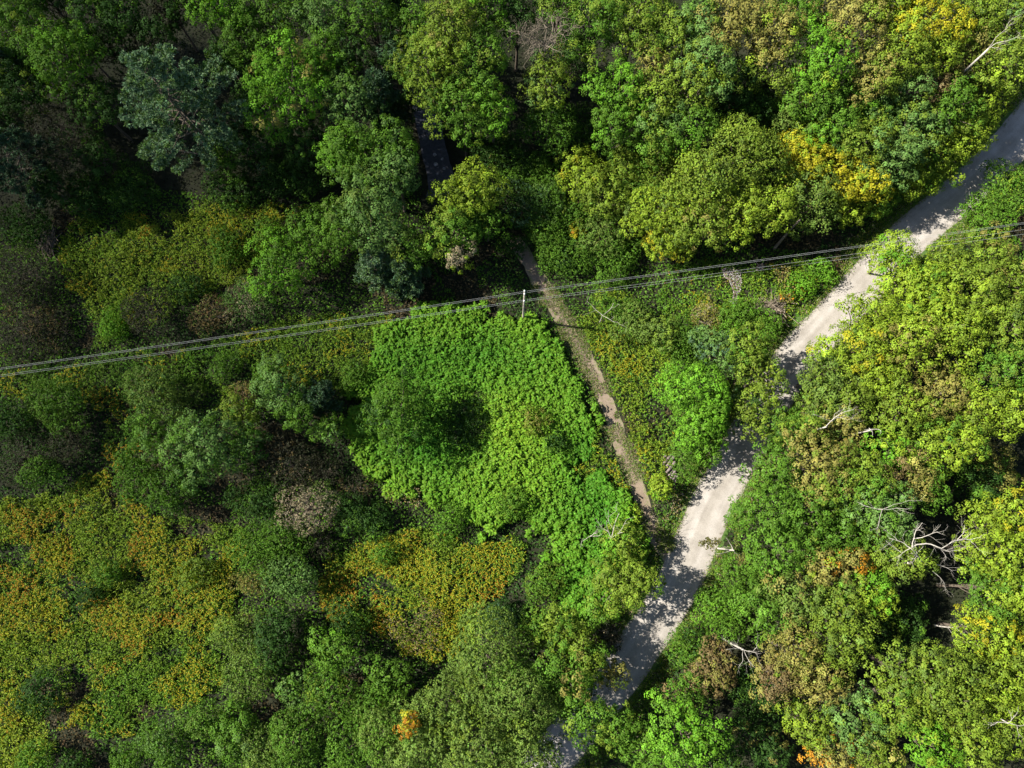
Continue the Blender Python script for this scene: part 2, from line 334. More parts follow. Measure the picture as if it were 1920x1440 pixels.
def undergrowth():
    r = np.random.default_rng(3); C = [at(-90, -90)[:2], at(2010, -90)[:2], at(2010, 1540)[:2], at(-90, 1540)[:2]]
    q = clear(scatter(np.array(C), 26, r, raw=True), 2.45, 1.1, 2.0); wood = (inpoly(q[:, 0], q[:, 1], WOOD) | inpoly(q[:, 0], q[:, 1], WOOD2)) ; q = q[~wood | (r.random(len(q)) < .45)]
    n = len(q); x, y = q.T; wood = (inpoly(x, y, WOOD) | inpoly(x, y, WOOD2))[:, None]
    big = nz_f(x, y, 3); hz = .15 + 1.0 * np.clip(big - .3, 0, 1) + .45 * nz_h(x, y, 2) ** 2 * r.random(n)
    d = dist_line(x, y, ROAD); hz = hz * (.22 + .78 * sstep(2.4, 4.2, d))
    P = np.stack([x, y, ground_z(x, y) + hz * r.random(n) ** .35], 1); a = nz_g(x + 9, y, 3)[:, None]; b = nz_h(x, y + 20, 2)[:, None]
    brown = (nz_g(x - 40, y, 3)[:, None] > .66) & (b > .45)
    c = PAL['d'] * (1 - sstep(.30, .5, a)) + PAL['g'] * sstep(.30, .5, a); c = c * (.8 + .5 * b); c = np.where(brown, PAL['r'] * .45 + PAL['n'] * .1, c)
    c = np.where(wood, PAL['k'] * (.35 + .3 * b) + PAL['d'] * .15, c)  # dark litter tone in the woods, darkened further to paint in their shade
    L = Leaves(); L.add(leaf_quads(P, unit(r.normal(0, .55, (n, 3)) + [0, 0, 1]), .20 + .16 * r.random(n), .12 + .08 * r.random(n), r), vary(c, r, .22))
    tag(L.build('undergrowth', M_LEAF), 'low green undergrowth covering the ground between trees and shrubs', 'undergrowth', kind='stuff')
def grass_tufts(name, label, L_, side, w0, w1, n, h, col, seed, u0=0., u1=1.):
    r = np.random.default_rng(seed); i = r.integers(int(u0 * len(L_)), int(u1 * len(L_)) - 2, n); T = unit(np.gradient(L_, axis=0))[i]; N = np.stack([-T[:, 1], T[:, 0]], 1)
    s = r.choice(side, n) * (w0 + (w1 - w0) * r.random(n)); P = L_[i] + N * s[:, None] + r.normal(0, .2, (n, 2)); keep = nz_h(P[:, 0], P[:, 1], 3) > (.33 if n > 50000 else .40); P = P[keep]; n = len(P)
    z = ground_z(P[:, 0], P[:, 1]) + h * r.random(n); Q = np.stack([P[:, 0], P[:, 1], z], 1)
    c = np.array([PAL[k] for k in col])[r.integers(0, len(col), n)]; Lv = Leaves()
    Lv.add(leaf_quads(Q, unit(r.normal(0, .7, (n, 3)) + [0, 0, .8]), .26, .05, r), vary(c, r, .25)); tag(Lv.build(name, M_LEAF), label, 'grass', kind='stuff')
undergrowth()
broad_weeds('broad_leaved_weeds', 'bright green broad-leaved weeds filling the oval clearing below the pole',
    [(755, 590), (790, 568), (870, 578), (940, 582), (985, 590), (1022, 605), (1048, 632), (1075, 668), (1093, 705), (1108, 745), (1116, 800), (1122, 840), (1120, 870), (1060, 880),
     (1130, 905), (1190, 920), (1204, 965), (1214, 1010), (1220, 1040), (1180, 1062), (1150, 1078), (1148, 1130), (1115, 1165), (1068, 1160), (1040, 1130), (1048, 1080),
     (1060, 1048), (1010, 1000), (985, 975), (940, 985), (890, 965), (850, 965), (800, 935), (740, 905), (690, 880), (655, 820), (650, 770), (662, 710), (700, 664), (725, 630)], 15, 1.35, 11)
F = [('goldenrod_field', 'large green and gold weed field in the lower left corner, mottled with orange', [(-60, 930), (120, 925), (200, 880), (240, 925), (300, 970), (430, 975), (475, 1010), (445, 1060), (440, 1130), (440, 1220), (405, 1290), (320, 1330), (230, 1370), (120, 1370), (60, 1440), (-60, 1480)], 22, .95, .58, .34, 'y'),
     ('goldenrod_field', 'triangular patch of golden yellow flowers at lower centre above the grey-green willow', [(595, 1135), (605, 1060), (655, 1008), (770, 985), (860, 1010), (978, 1008), (985, 1060), (935, 1115), (895, 1150), (865, 1220), (832, 1245), (720, 1195), (620, 1165)], 22, .9, .82, .30, 'y'),
     ('goldenrod_field', 'orange-gold strip of flowering weeds under the wires near the left edge', [(-60, 710), (180, 668), (290, 655), (335, 690), (255, 740), (255, 830), (225, 900), (195, 860), (190, 780), (150, 725), (-60, 745)], 15, .95, .55, .50, 'o'),
     ('weed_field', 'yellow-green weed field at upper left below the tall grey-green pine', [(95, 450), (160, 405), (300, 402), (380, 380), (575, 380), (540, 440), (490, 480), (440, 530), (360, 560), (280, 600), (190, 650), (140, 560), (120, 500)], 21, .8, .42, .14, 'y'),
     ('weed_field', 'yellow-green flowering weeds between the trail and the bright green roadside tree', [(1080, 590), (1120, 570), (1200, 600), (1260, 660), (1275, 720), (1262, 820), (1256, 880), (1225, 930), (1200, 895), (1175, 810), (1145, 735), (1105, 655)], 17, .8, .30, .12, 'y'),
     ('weed_field', 'patchy yellow, green and orange weeds under the wires beside the upper road', [(1230, 545), (1262, 490), (1340, 488), (1480, 498), (1545, 495), (1500, 560), (1450, 625), (1340, 630), (1240, 610)], 16, .7, .28, .30, 'y'),
     ('weed_field', 'thin band of golden weeds along the left side of the trail', [(1122, 790), (1148, 850), (1182, 900), (1205, 945), (1180, 925), (1130, 900), (1050, 888), (1110, 870)], 16, 1.0, .8, .45, 'y'),
     ('weed_field', 'green and yellowish weeds under the wires left of the oval clearing', [(240, 690), (400, 630), (560, 595), (745, 580), (710, 660), (655, 750), (560, 715), (450, 735), (340, 735)], 20, .75, .35, .10, 'y')]
for i, (nm, lb, P, d, h, gd, orr, gr) in enumerate(F):
    plume_weeds(nm, lb, P, d, h, 20 + i, gd, orr, gr, 'wildflowers' if nm[0] == 'g' else 'weeds')
grass_tufts('road_grass', 'short ragged grass along both edges of the gravel road', ROAD, [-1, 1], 2.2, 4.2, 90000, .25, 'goyn', 41)
grass_tufts('path_grass', 'dry tan and green grass growing on and beside the dirt trail', PATH, [-1, 1], .2, 1.3, 26000, .16, 'ongn', 42, .15, 1.)
def litter(name, label, poly, n, cols, seed, size=.22, up=.12):
    r = np.random.default_rng(seed); P = np.array([at(u, v, .2)[:2] for u, v in poly]); q = clear(scatter(P, 40, r, raw=True), 2.25, 0, 0); n = len(q); x, y = q.T
    Q = np.stack([x, y, ground_z(x, y) + .75 * up + up * r.random(n)], 1); c = np.array([PAL[k] for k in cols])[r.integers(0, len(cols), n)]
    L = Leaves(); L.add(leaf_quads(Q, unit(r.normal(0, .5, (n, 3)) + [0, 0, 1]), size, size * .5, r), vary(c, r, .25)); tag(L.build(name, M_LEAF), label, 'dead leaves', kind='stuff')
litter('fallen_leaves', 'brown patch of dead stems left of the lowest part of the oval clearing', [(720, 920), (760, 908), (790, 930), (775, 952), (735, 950)], 0, 'ntr', 51, up=.9)
litter('dead_stems', 'dark maroon dead stems inside the golden flower triangle', [(790, 1110), (815, 1130), (835, 1180), (830, 1215), (800, 1225), (760, 1190), (720, 1170), (740, 1150), (785, 1160)], 0, 'rkr', 52, up=1.5)
litter('dead_fronds', 'dark rust-brown fronds beside the stump under the wires', [(1448, 505), (1475, 508), (1482, 535), (1465, 548), (1445, 530)], 0, 'rkt', 53, .3, 1.0)
litter('dead_fronds', 'small orange-red fronds just above the pile of grey branches', [(1452, 555), (1468, 540), (1482, 560), (1476, 572)], 0, 'Ort', 54, .3, .8)
litter('verge_grass', 'pale green dry grass strip along the left side of the white sunlit road', [(1488, 628), (1526, 560), (1580, 508), (1622, 478), (1604, 520), (1556, 570), (1508, 628)], 0, 'nyown', 56, .22, .12)
litter('dead_grass', 'pale brown dead grass at the fork of trail and road', [(1225, 960), (1262, 940), (1285, 925), (1275, 955), (1240, 990)], 0, 'ntn', 55, .25, .3)
def open_rows(): return """
M 45 55 70 13 g y 1 | soft green tree in the very top left corner
M 120 110 62 14 g b 2 | mid green tree with a long pale crown left of the tall pine's top
M 40 175 62 11 d o 1 | dim olive tree at the left edge below the corner tree
M 175 190 46 11 d g 2 | narrow dim green tree between corner trees and the tall grey-green pine
S 110 260 70 9 k d 2 | dark leafless-looking tree in deep shade left of the tall pine
P 332 200 128 20 P s 4 | tall grey-green pine with a broad starlike crown, largest conifer
P 5 300 90 15 p k 3 | dark grey pine cut by the left edge with drooping boughs
P 15 130 50 13 p d 3 | small dark conifer hidden at the left edge among dim trees
M 232 18 48 12 d g 2 | dim green crown cut by the top edge just above the tall pine
M 410 18 46 13 b g 2 | bright green crown cut by the top edge right of the tall pine
M 320 20 38 10 k d 2 | dark brownish crown at the top edge above the tall pine
M 470 70 58 12 q g 2 | mid green tree at the upper edge, left of the orange-tipped maple
M 425 110 36 10 d g 2 | small dim crown touching the tall pine's right shoulder
M 525 25 55 13 g d 2 | green crown cut by top edge above the orange-tipped maple
M 545 165 82 15 b t 1 | large bright green maple with a few orange tips, upper left
M 612 105 45 12 g b 2 | green crown at the upper right shoulder of the orange-tipped maple
M 655 195 56 12 s g 3 | silvery-leaved tree right of the orange-tipped maple
M 605 35 42 13 s g 3 | silvery green crown touching the top edge beside a dark gap
M 690 25 48 13 g d 3 | dark green crown at the top edge beside the black stream gap
M 575 270 48 9 d g 2 | low dark green tree below the orange-tipped maple
M 420 310 32 5 g b 2 | small green tree tucked under the tall pine's lower right boughs
F 500 320 40 3.5 d k 2 | dark low thicket below right of the tall pine
M 800 120 62 15 o g 3 | olive maple on the right bank of the dark stream gap, upper middle
M 850 60 62 16 o t 2 | olive crown with tan tips high above the stream, upper middle
M 905 110 60 15 g o 3 | green maple crown beside the dead-topped tree, upper middle
M 895 18 48 14 g b 3 | dark green star-leaved crown at the top edge, upper middle
M 864 206 60 13 g o 2 | lower green lobe-like maple hanging over the stream bank
M 925 205 40 12 b o 2 | small green crown at the lower right of the upper-middle maples
M 780 35 40 13 g o 2 | small green crown at the top edge right of the stream gap
M 968 35 40 12 d g 2 | dark green crown at top edge left of the bare twiggy crown
M 1028 150 50 13 o s 4 | narrow pale olive tree just below the bare twiggy crown
F 1030 235 52 9 q d 3 | dim green tree below the narrow pale olive tree
M 1050 15 42 14 g o 2 | green crown at the top edge above the bare twiggy crown
M 1120 50 62 15 q o 3 | grey-olive crown at the top edge, right of the bare twigs
M 1190 35 60 15 o g 3 | olive crown at the top edge, centre right
M 1250 75 56 14 o g 3 | olive green tree between top-edge crowns, centre right
M 1165 175 48 13 b g 2 | bright green large-leaved tree in the woods, upper centre right
M 1155 235 46 11 g b 3 | green leafy tree below the bright large-leaved one
M 1222 125 36 13 t o 4 | rusty-tipped small crown in the upper centre woods
M 1230 205 52 13 o s 3 | grey-olive tree above the dark hollow, upper centre
M 1240 265 44 10 g o 3 | low green tree at the south side of the upper centre woods
F 1075 110 38 10 d r 2 | dark dim crown right of the narrow pale olive tree
M 690 300 78 12 g s 2 | big green tree left of the stream pool
M 640 290 42 11 b g 2 | bright green crown at left shoulder of the stream-side tree
M 735 330 50 12 s g 3 | grey-green crown leaning towards the stream pool
M 700 400 66 12 s w 4 | pale grey-green tree left of the lower stream
M 650 430 46 10 g q 3 | green tree left of the pale grey-green streamside tree
M 882 366 60 10 y o 4 | yellow-green tree right of the stream pool
M 850 440 50 9 g o 3 | green lower crown below the yellow-green streamside tree
M 855 478 30 8 n y 5 | pale yellowish tuft of a tree above the wires, left of the pole
M 775 470 36 8 q o 3 | mid green small tree near the foot of the pale streamside tree
P 705 500 46 8 P s 4 | small blue-green pine above the wires left of the clearing
P 755 515 50 7 p s 3 | dark bluish pine at the upper left rim of the clearing
M 912 420 32 7 g o 2 | small green crown beside the yellow-green streamside tree
F 960 300 46 4 d g 3 | low dim thicket below the dead-topped tree
F 915 275 40 3 d r 2 | low brownish-green thicket at the north bank of the stream
F 1000 330 44 4 q g 3 | grey-green shrub left of the yellow-leaved tree
F 985 385 44 5 d p 4 | dark blue-green bush above the trail's upper end
F 1030 375 42 5 q s 3 | round grey-green bush right of the dark blue-green one
M 1085 325 46 7 y Y 3 | yellow-leaved small tree with a bare arching twig
M 1130 365 50 7 o y 3 | yellow-olive small tree beside the yellow-leaved one
M 1170 320 34 6 o g 3 | small olive tree right of the yellow-leaved tree
F 1020 435 42 4 g q 3 | green thicket right of the trail's upper end
F 1080 400 40 4 g o 3 | green bush below the yellow-leaved tree
B 1083 437 14 3.2 Y O 3 | tiny golden bush among green shrubs above the wires
F 1130 440 46 4.5 w g 4 | greyish round bush right of the tiny golden bush
F 1060 480 46 3 g d 3 | dark low bush just above the wires beside the trail
F 1150 490 44 3 g q 3 | low green bush under the wires right of the trail
F 1200 300 44 4 q g 3 | low mixed green brush in the hollow left of the feathery tree
F 1195 360 44 5 g o 3 | green shrub between yellow-leaved and feathery trees
F 1235 330 44 6 o g 3 | olive bushy tree left of the feathery tree
B 1235 405 56 8 y w 3 | pale yellow-green willow-like tree above the wires, centre right
B 1250 455 40 6 y Y 2 | yellowish bush directly above the wires, centre right
M 1305 50 50 15 s g 3 | grey-green crown at the top edge, left of the tan-orange crowns
M 1365 50 56 16 t o 3 | tan-orange crown at the top edge, right of centre
M 1435 60 54 16 t y 3 | second tan-orange crown, with yellow tips, right of the first
M 1490 20 48 15 g b 2 | dark green crown at top edge between tan and yellow crowns
M 1325 130 52 15 s o 4 | pale sage crown below the tan-orange crowns
M 1460 120 42 14 o t 3 | small olive-tan crown above the bright green birch-like tree
M 1380 150 46 12 d o 2 | dark shaded crown in the gap below the tan crowns
M 1370 220 60 9 d g 2 | dark olive low tree in the shaded hollow, upper right
M 1290 160 48 14 o y 3 | olive-yellow crown left of the shaded hollow
M 1290 245 44 12 g b 3 | green tree on the left rim of the shaded hollow
M 1540 110 58 15 b g 2 | tall bright green tree with airy foliage, upper right
M 1525 175 48 13 g y 3 | green crown just below the airy bright green tree
M 1600 40 62 16 t o 5 | olive-tan crown at the top edge left of the yellow crowns
M 1670 15 46 15 y o 3 | yellow-olive crown cut by the top edge
M 1735 45 60 16 Y y 5 | brightest yellow crown in the upper right woods
M 1690 100 56 15 o y 3 | olive crown below the brightest yellow crown
M 1640 130 50 14 t o 4 | olive-tan crown left of the olive crown, upper right
M 1760 100 44 14 y o 3 | yellow-green crown right below the brightest yellow crown
M 1815 20 52 15 o y 3 | olive crown at the top edge near the right corner
M 1885 45 62 15 o s 3 | olive crown in the top right corner
M 1815 95 44 13 t o 5 | tan crown left of the bare pale branches, top right
M 1885 125 54 14 o y 2 | olive crown below the bare pale branches, top right
M 1560 220 54 12 g b 2 | mid green tree in the upper right woods above the gold crowns
M 1610 190 44 11 g b 3 | small green crown between olive-tan crowns and the sage-grey round tree
M 1700 175 50 12 s o 3 | sage-grey round crown in the upper right woods
M 1755 150 40 12 r o 3 | brownish crown right of the sage-grey round one
M 1650 215 40 10 g d 3 | green crown left of a pale fallen trunk, upper right
B 1615 225 36 9 b y 2 | brilliant green low crown above the gold crowns
M 1480 215 40 9 w g 3 | grey-green scrubby tree right of the shaded hollow
M 1520 250 40 9 o y 3 | olive tree above the yellow fan-leaved crown
B 1490 275 34 8 Y y 5 | yellow fan-leaved crown above the feathery tree
M 1505 310 44 9 Y y 5 | gold-orange crown right of the feathery tree
M 1565 320 50 9 Y y 5 | golden yellow crown beside the gold-orange one
M 1620 270 52 11 o s 4 | grey-olive crown above the golden yellow crown
M 1700 245 54 11 s o 4 | pale sage crown in the middle of the upper right woods
M 1670 300 56 10 s w 4 | sage-grey crown left of the roadside yellow-green tree
M 1790 190 46 12 g o 3 | green crown between brownish crown and roadside trees
M 1838 172 50 10 y o 3 | yellow-green crown overlooking the road's upper end
M 1806 238 58 8 y o 3 | broad yellow-green tree on the road's upper left side
M 1760 294 52 6.5 y g 3 | yellow-green roadside tree, second down from the upper end
M 1710 334 48 6 y g 3 | yellow-green roadside tree, third down from the upper end
M 1652 358 44 5.5 g y 4 | green and yellow roadside tree, fourth down from the upper end
M 1615 345 42 9 Y y 4 | gold-tipped small crown beside the grey-green dome
M 1515 375 60 9 w o 3 | grey-green domed tree above the wires near the road
M 1595 392 36 5 y g 3 | yellow-green low tree at the road's left edge above the wires
K 1375 310 78 12 o w 3 | large feathery olive tree with upswept plumes
K 1310 350 52 11 o y 3 | smaller feathery tree touching the left of the large one
M 1320 420 50 9 o t 3 | olive tree with tan bunches below the feathery trees
M 1390 400 52 9 y o 4 | yellow-olive tree below the large feathery one
M 1445 390 46 9 y o 3 | yellow-olive crown left of the grey-green domed tree
F 1440 250 44 4 q g 3 | low mixed scrub at the south rim of the shaded hollow
F 1890 350 50 3 g y 2 | low green brush right of the upper road near the right edge
F 1850 400 44 2.6 g b 2 | bright low brush just above the wires at far right
S 40 515 54 5 k w 2 | dark brown bush with few leaves at the left edge above the wires
S 50 610 60 3.4 k r 2 | brown-grey scrub patch at the left edge between bush and wires
S 105 622 38 2.6 k r 3 | reddish-brown low scrub above the wires at left
F 215 615 28 3 b g 2 | small bright green bush above the wires at left
S 278 585 48 5 k w 2 | dark grey-brown round bush right of the small bright green bush
F 348 538 32 3 d q 2 | dark green bush between the field and the grey-brown round bush
S 395 590 34 3 r w 3 | reddish-brown bush left of the silvery shrub
S 462 562 42 3.4 s n 3 | silvery grey shrub above the wires, left of the emerald tree
F 425 465 36 3 q g 2 | round grey-green bush in the upper left weed field
M 530 505 62 7 b g 3 | emerald green tree right of the silvery shrub
M 600 438 56 8 q g 3 | grey-green tree above the emerald tree
F 505 430 24 2.6 g b 2 | small green bush between round bush and grey-green tree
F 110 758 50 4.5 q w 2 | soft grey-green willow bush near the left edge below the wires
F 20 790 44 4 d q 2 | dark bush cut by the left edge below the wires
S 45 862 50 4.5 k d 2 | dark bare scrub at the left edge below the soft willow bush
F 75 885 32 5 g q 2 | narrow green bush standing in the dark scrub at left
S 130 830 40 4 k d 2 | dark twiggy bush beside the orange-gold strip
F 290 735 50 5 w s 3 | grey-green willow bush beside the orange-gold strip
F 345 745 28 3 w k 3 | thin grey-green bush left of the ball-leaved tree
M 385 840 74 9 s q 3 | dark green tree with pale ball-like leaf bunches, left centre
M 285 815 40 7 q s 4 | smaller ball-leaved tree left of the big ball-leaved one
F 255 885 44 5 q g 2 | soft green bush below the orange-gold strip
F 320 925 44 5 q d 2 | soft dim green bush below the ball-leaved tree
M 455 775 34 5 o g 3 | small olive tree right above the ball-leaved tree
M 470 835 34 6 q s 3 | small pale tree right of the big ball-leaved tree
M 530 725 50 7 s q 3 | rounded sage tree right of the reddish bush
M 560 775 36 6 q s 3 | sage crown below the rounded sage tree
F 420 690 28 2.6 g q 2 | green bush under the wires left of the reddish bush
S 458 742 24 2.6 r t 3 | small rust-red bush above the ball-leaved tree
F 495 700 24 2.6 g q 3 | small green bush under the wires above the rounded sage tree
P 603 748 38 6 p d 3 | dark small conifer between sage trees and the clearing
B 622 805 28 4.5 g s 3 | star-leaved small tree at the left rim of the oval clearing
F 665 700 30 3 g q 3 | green bush at the upper left rim of the oval clearing
S 545 868 48 4.5 k r 2 | dark leafless scrub in the shade right of the ball-leaved tree
S 602 885 36 3.4 k d 2 | dark twiggy scrub at the lower left rim of the clearing
S 578 955 52 5 n w 2 | pinkish-grey twiggy bush, the palest in the left half
F 650 960 40 3.4 d g 2 | dark green bush right of the pinkish-grey twiggy bush
F 480 940 44 4 d q 2 | dim green bush left of the pinkish-grey twiggy bush
M 752 766 64 9 q d 3 | dark green tree standing alone inside the oval clearing
F 880 788 48 1.9 d k 3 | dark grey scrub in the tree's shade inside the oval clearing
F 1003 790 24 2.8 o t 3 | small rounded brown-green bush in the clearing's right half
F 1045 832 22 2.2 d g 3 | dark small bush below right of the rounded brown-green one
F 958 945 30 2.8 g o 3 | rounded green bush at the bottom of the oval clearing
F 1185 600 36 4 w g 3 | pale grey-green shrub just right of the trail below the wires
M 1240 625 34 5 w o 4 | small grey-olive tree between trail and brownish bush
F 1150 575 34 3 g y 3 | light green shrub with bare pale twigs below the wires
F 1275 640 40 4 q g 3 | grey-green shrub above the bright green roadside tree
S 1322 592 30 3.4 t n 3 | tan-brown bush left of the pile of grey branches
B 1240 915 24 4 y b 3 | vivid yellow-green sapling beside the weathered logs
B 1300 735 66 9 b g 1 | bright green tree on the left of the road, largest in the centre right
B 1318 795 56 8 b g 2 | bright green lower crown overhanging the road's left side
F 1292 850 38 5 g w 3 | softer green tree next to the weathered logs
B 1345 655 42 8 s p 4 | blue-green fine-leaved tree above the bright green roadside one
M 1400 650 42 9 o g 3 | olive tree beside the shaded bend of the road
M 1430 705 46 9 o w 3 | olive tree at the road's left edge opposite the big canopy
M 1412 768 48 7 o d 3 | dim olive lower crown on the road's left bend
F 1375 600 40 4 g b 3 | green shrub just below the pile of grey branches
F 1430 605 32 3 g b 2 | bright green shrub at the road's edge below the branch pile
F 1505 535 26 2.2 b q 2 | dense round green bush by the upper road verge under the wires
F 1535 508 26 2.0 b g 2 | second dense bush by the upper road verge, higher up
M 1690 520 64 9 y b 3 | bright yellow-green tree right of the white sunlit road
M 1635 590 48 10 y o 3 | yellow-green tree overhanging the white sunlit road's edge
M 1740 560 54 11 y g 3 | yellow-green crown behind the sunlit road's first tree
M 1790 505 46 8 o y 2 | olive crown just below the wires at right
M 1850 492 54 8 o t 3 | olive crown below the wires near the right edge
M 1900 535 52 9 o t 3 | olive-tan crown at the right edge below the wires
M 1830 560 58 12 o y 2 | olive crown two rows below the wires, right
M 1780 620 64 12 y o 4 | yellow-olive crown at the middle of the right canopy
M 1700 640 62 12 y t 4 | golden olive crown left in the right canopy
M 1600 660 54 11 y Y 4 | gold-yellow crown closest to the shaded road bend
M 1650 700 50 11 y t 3 | yellow crown with tan bunches below the gold-yellow one
M 1545 700 46 10 w o 4 | grey-olive crown hanging over the shaded road bend
M 1530 750 44 9 w o 3 | grey-olive crown below the one over the shaded bend
M 1590 745 46 10 o w 3 | olive crown above the brown dead-branched crown
M 1890 620 58 12 o w 2 | olive crown at right edge beside a dark slit
M 1890 700 56 12 q o 4 | greyer olive crown at the right edge, lower part of the dark slit
M 1680 760 58 11 o y 3 | rounded olive crown in the centre of the right canopy
M 1760 740 56 11 t o 5 | tan-olive rounded crown in the centre of the right canopy
M 1830 770 50 11 y o 3 | yellow-green crown above the large dark hollow at right
M 1895 768 46 11 y o 3 | yellow-green crown at the right edge above the dark hollow
M 1570 790 50 9 t w 5 | brown thin crown carrying a bare white branch
M 1500 800 44 8 g o 3 | green crown between the brown thin crown and the road
M 1455 880 52 10 g q 2 | green tree leaning over the lower road's right side
M 1530 870 66 12 t o 5 | tan-olive broad crown right of the green leaning tree
M 1600 900 58 12 o g 3 | olive green crown right of the tan-olive broad crown
M 1665 850 46 10 b y 3 | bright green crown beside the white snag
M 1720 830 46 10 o g 3 | olive green crown right of the white snag
M 1782 836 50 11 y g 3 | yellow-green crown at the left rim of the large dark hollow
M 1700 900 50 11 t r 5 | brown-tan crown above the pale blue-green tree
M 1640 950 62 12 s g 3 | pale blue-green tree with bare white twigs, right centre
M 1440 960 60 10 g q 3 | green crown right of the sunlit lower road
M 1520 960 60 11 q g 3 | deep green crown below the tan-olive broad crown
M 1570 1010 48 10 q o 3 | grey-green crown below left of the pale blue-green tree
M 1738 920 38 10 q g 3 | grey-green crown left of the large dark hollow
M 1860 880 44 4.0 t g 4 | rust-tinged bush inside the large dark hollow at right
M 1902 965 50 11 y Y 3 | yellow-green crown at right edge below the dark hollow
M 1860 1030 66 11 y o 3 | yellow-olive crown right of the big dead white tree
M 1460 1040 56 10 g q 3 | green crown east of the overhanging dry branch
F 1390 1080 46 4 g q 2 | low green brush on the road's right bank below the dry branch
M 1545 1062 36 10 t y 4 | orange-brown crown, left one of the autumn pair at lower right
M 1590 1058 34 10 t O 7 | orange autumn crown, brighter right one of the pair
M 1645 1025 42 9 o g 3 | olive crown under the pale blue-green tree, left of the dead tree
M 1690 1050 46 10 o w 3 | grey-olive crown underneath the big dead white tree
M 1620 1105 44 10 b y 3 | bright green crown below the autumn pair
M 1642 1125 34 10 y b 3 | yellow-green crown at the left rim of the lower dark gap
M 1490 1120 52 10 w t 3 | grey-olive crown below left of the autumn pair
M 1565 1150 56 11 o w 4 | olive crown left of the lower dark gap
M 1590 1205 42 11 o w 3 | olive crown hanging lowest above the lower dark gap
M 1430 1140 48 8 g q 3 | green crown above the small white snag
F 1350 1150 48 4 g b 2 | green brush right of the lower road's narrow part
F 1290 1220 44 3.4 g d 3 | dark green brush right of the lower road near its end
M 1490 1220 52 10 t o 5 | tan-olive crown right of the small white snag
M 1460 1275 44 9 r t 5 | reddish tan crown below right of the small white snag
M 1540 1270 50 10 t o 4 | tan crown between the snag and the lower dark gap
M 1330 1255 46 6 r t 5 | reddish-brown crown left of the small white snag
M 1290 1290 40 5 g r 3 | green and rust low tree beside the reddish-brown crown
F 1420 1310 60 4.5 d g 3 | dark green thicket below the small white snag
M 1722 1262 66 13 o w 4 | very large olive dome crown, upper half, lower right
M 1775 1300 66 13 o w 3 | olive crown joined to the right of the very large dome
M 1690 1320 56 12 o g 3 | olive crown at the lower left of the very large dome
M 1850 1112 50 11 g y 4 | green crown at the right, below the yellow-olive crown
M 1895 1110 50 11 y g 4 | yellow-green crown at the right edge, lower right
M 1850 1190 54 11 y Y 4 | yellow crown with green fringe, lower right edge area
M 1900 1230 50 11 o y 3 | olive crown at the right edge below the yellow one
M 1860 1290 54 12 y o 3 | yellow-olive crown right of the large dome
M 1900 1360 58 12 o y 3 | olive crown at the right edge near the bottom corner
M 1820 1390 60 12 o y 3 | olive crown above the bottom edge near the right corner
M 1745 1400 50 12 b y 3 | bright green crown at the bottom edge below the large dome
M 1600 1350 54 11 s o 3 | grey-green crown above the bottom edge, lower right
M 1520 1360 44 10 o y 3 | olive crown left of the grey-green bottom one
M 1560 1425 42 10 t O 6 | orange crown at the bottom edge, lower right
M 1650 1420 46 11 o t 3 | olive-tan crown at the bottom edge beside the orange one
M 1285 1375 66 12 b g 2 | bright green tree at the bottom edge, right of the road's end
M 1210 1400 46 9 g b 3 | green crown at the bottom edge between road patch and bright tree
M 1350 1420 46 9 d g 3 | dark green crown at the bottom edge right of the bright tree
M 1430 1400 44 8 d t 3 | dim brownish-green crown at the bottom edge
M 1150 1100 60 8 o g 3 | olive tree left of the lower road's shaded part
M 1195 1088 40 8 o g 2 | olive crown reaching over the lower road
B 1170 1020 42 6 o b 3 | thin olive birch-like tree with bare white stems
F 1172 968 26 3 b y 3 | bright green shrub left of the trail's lower end
F 1020 1090 32 2.6 g o 2 | round green bush between golden triangle and bright weeds
F 938 1158 36 3.4 d p 4 | dark blue-green bush at the right tip of the golden triangle
F 1130 1200 30 3.6 k n 4 | brushy brown-grey bush left of the sunlit end of the road
M 1060 1185 50 8 o q 3 | olive tree with stacked bunches, above the bottom middle
M 1065 1270 52 9 g t 2 | green and rust tree below the stacked olive one
M 1100 1235 40 8 o g 3 | olive crown left of the road's lower end
M 1150 1262 26 6 t o 4 | tan crown overhanging the road's lower end
M 1095 1345 48 9 g o 3 | green narrow tree near the bottom, left of the road's end
M 1150 1360 44 9 g o 3 | green narrow tree at the bottom beside the last road patch
F 1005 1180 40 6 g o 2 | green bushy crown beside the grey-green willow's top
F 915 1240 76 11 w o 3 | great grey-green willow at the bottom middle, topmost mass
F 960 1300 78 11 w g 3 | grey-green willow crown, right part of the great willow group
F 838 1328 66 11 w o 3 | grey-green willow crown, left part of the great willow group
F 900 1390 82 12 w o 3 | grey-green willow crown at the bottom edge, centre of group
F 985 1400 56 11 w o 3 | grey-green willow crown at bottom edge, right end of group
F 790 1400 60 11 w q 3 | grey-green willow crown at bottom edge below the orange tuft
B 766 1358 18 12 Y O 3 | small orange-yellow tuft crown standing among the willows
F 720 1370 52 9 w g 3 | grey-green willow left of the orange tuft
M 730 1275 42 5 g q 3 | green tree left of the great willow's top
F 700 1315 44 6 q g 3 | green bushy crown left of the willow group
F 660 1400 52 7 q g 3 | green bushy tree at the bottom edge left of the willows
M 628 1215 40 6 g b 3 | round green tree right of the black shaded gap
F 655 1165 34 3.6 d g 3 | dark green bush below the left corner of the golden triangle
F 620 1290 50 6 q o 3 | grey-green bush below the round green tree
B 548 1290 26 4.5 s g 3 | small pale tree standing in the black shaded gap
F 560 1380 60 7 q w 3 | grey-green bushy tree near the bottom, below the small pale tree
F 450 1190 46 6 w o 3 | olive willow bush at the right rim of the lower left field
F 470 1265 50 5 w g 3 | olive-green bush below the olive willow bush
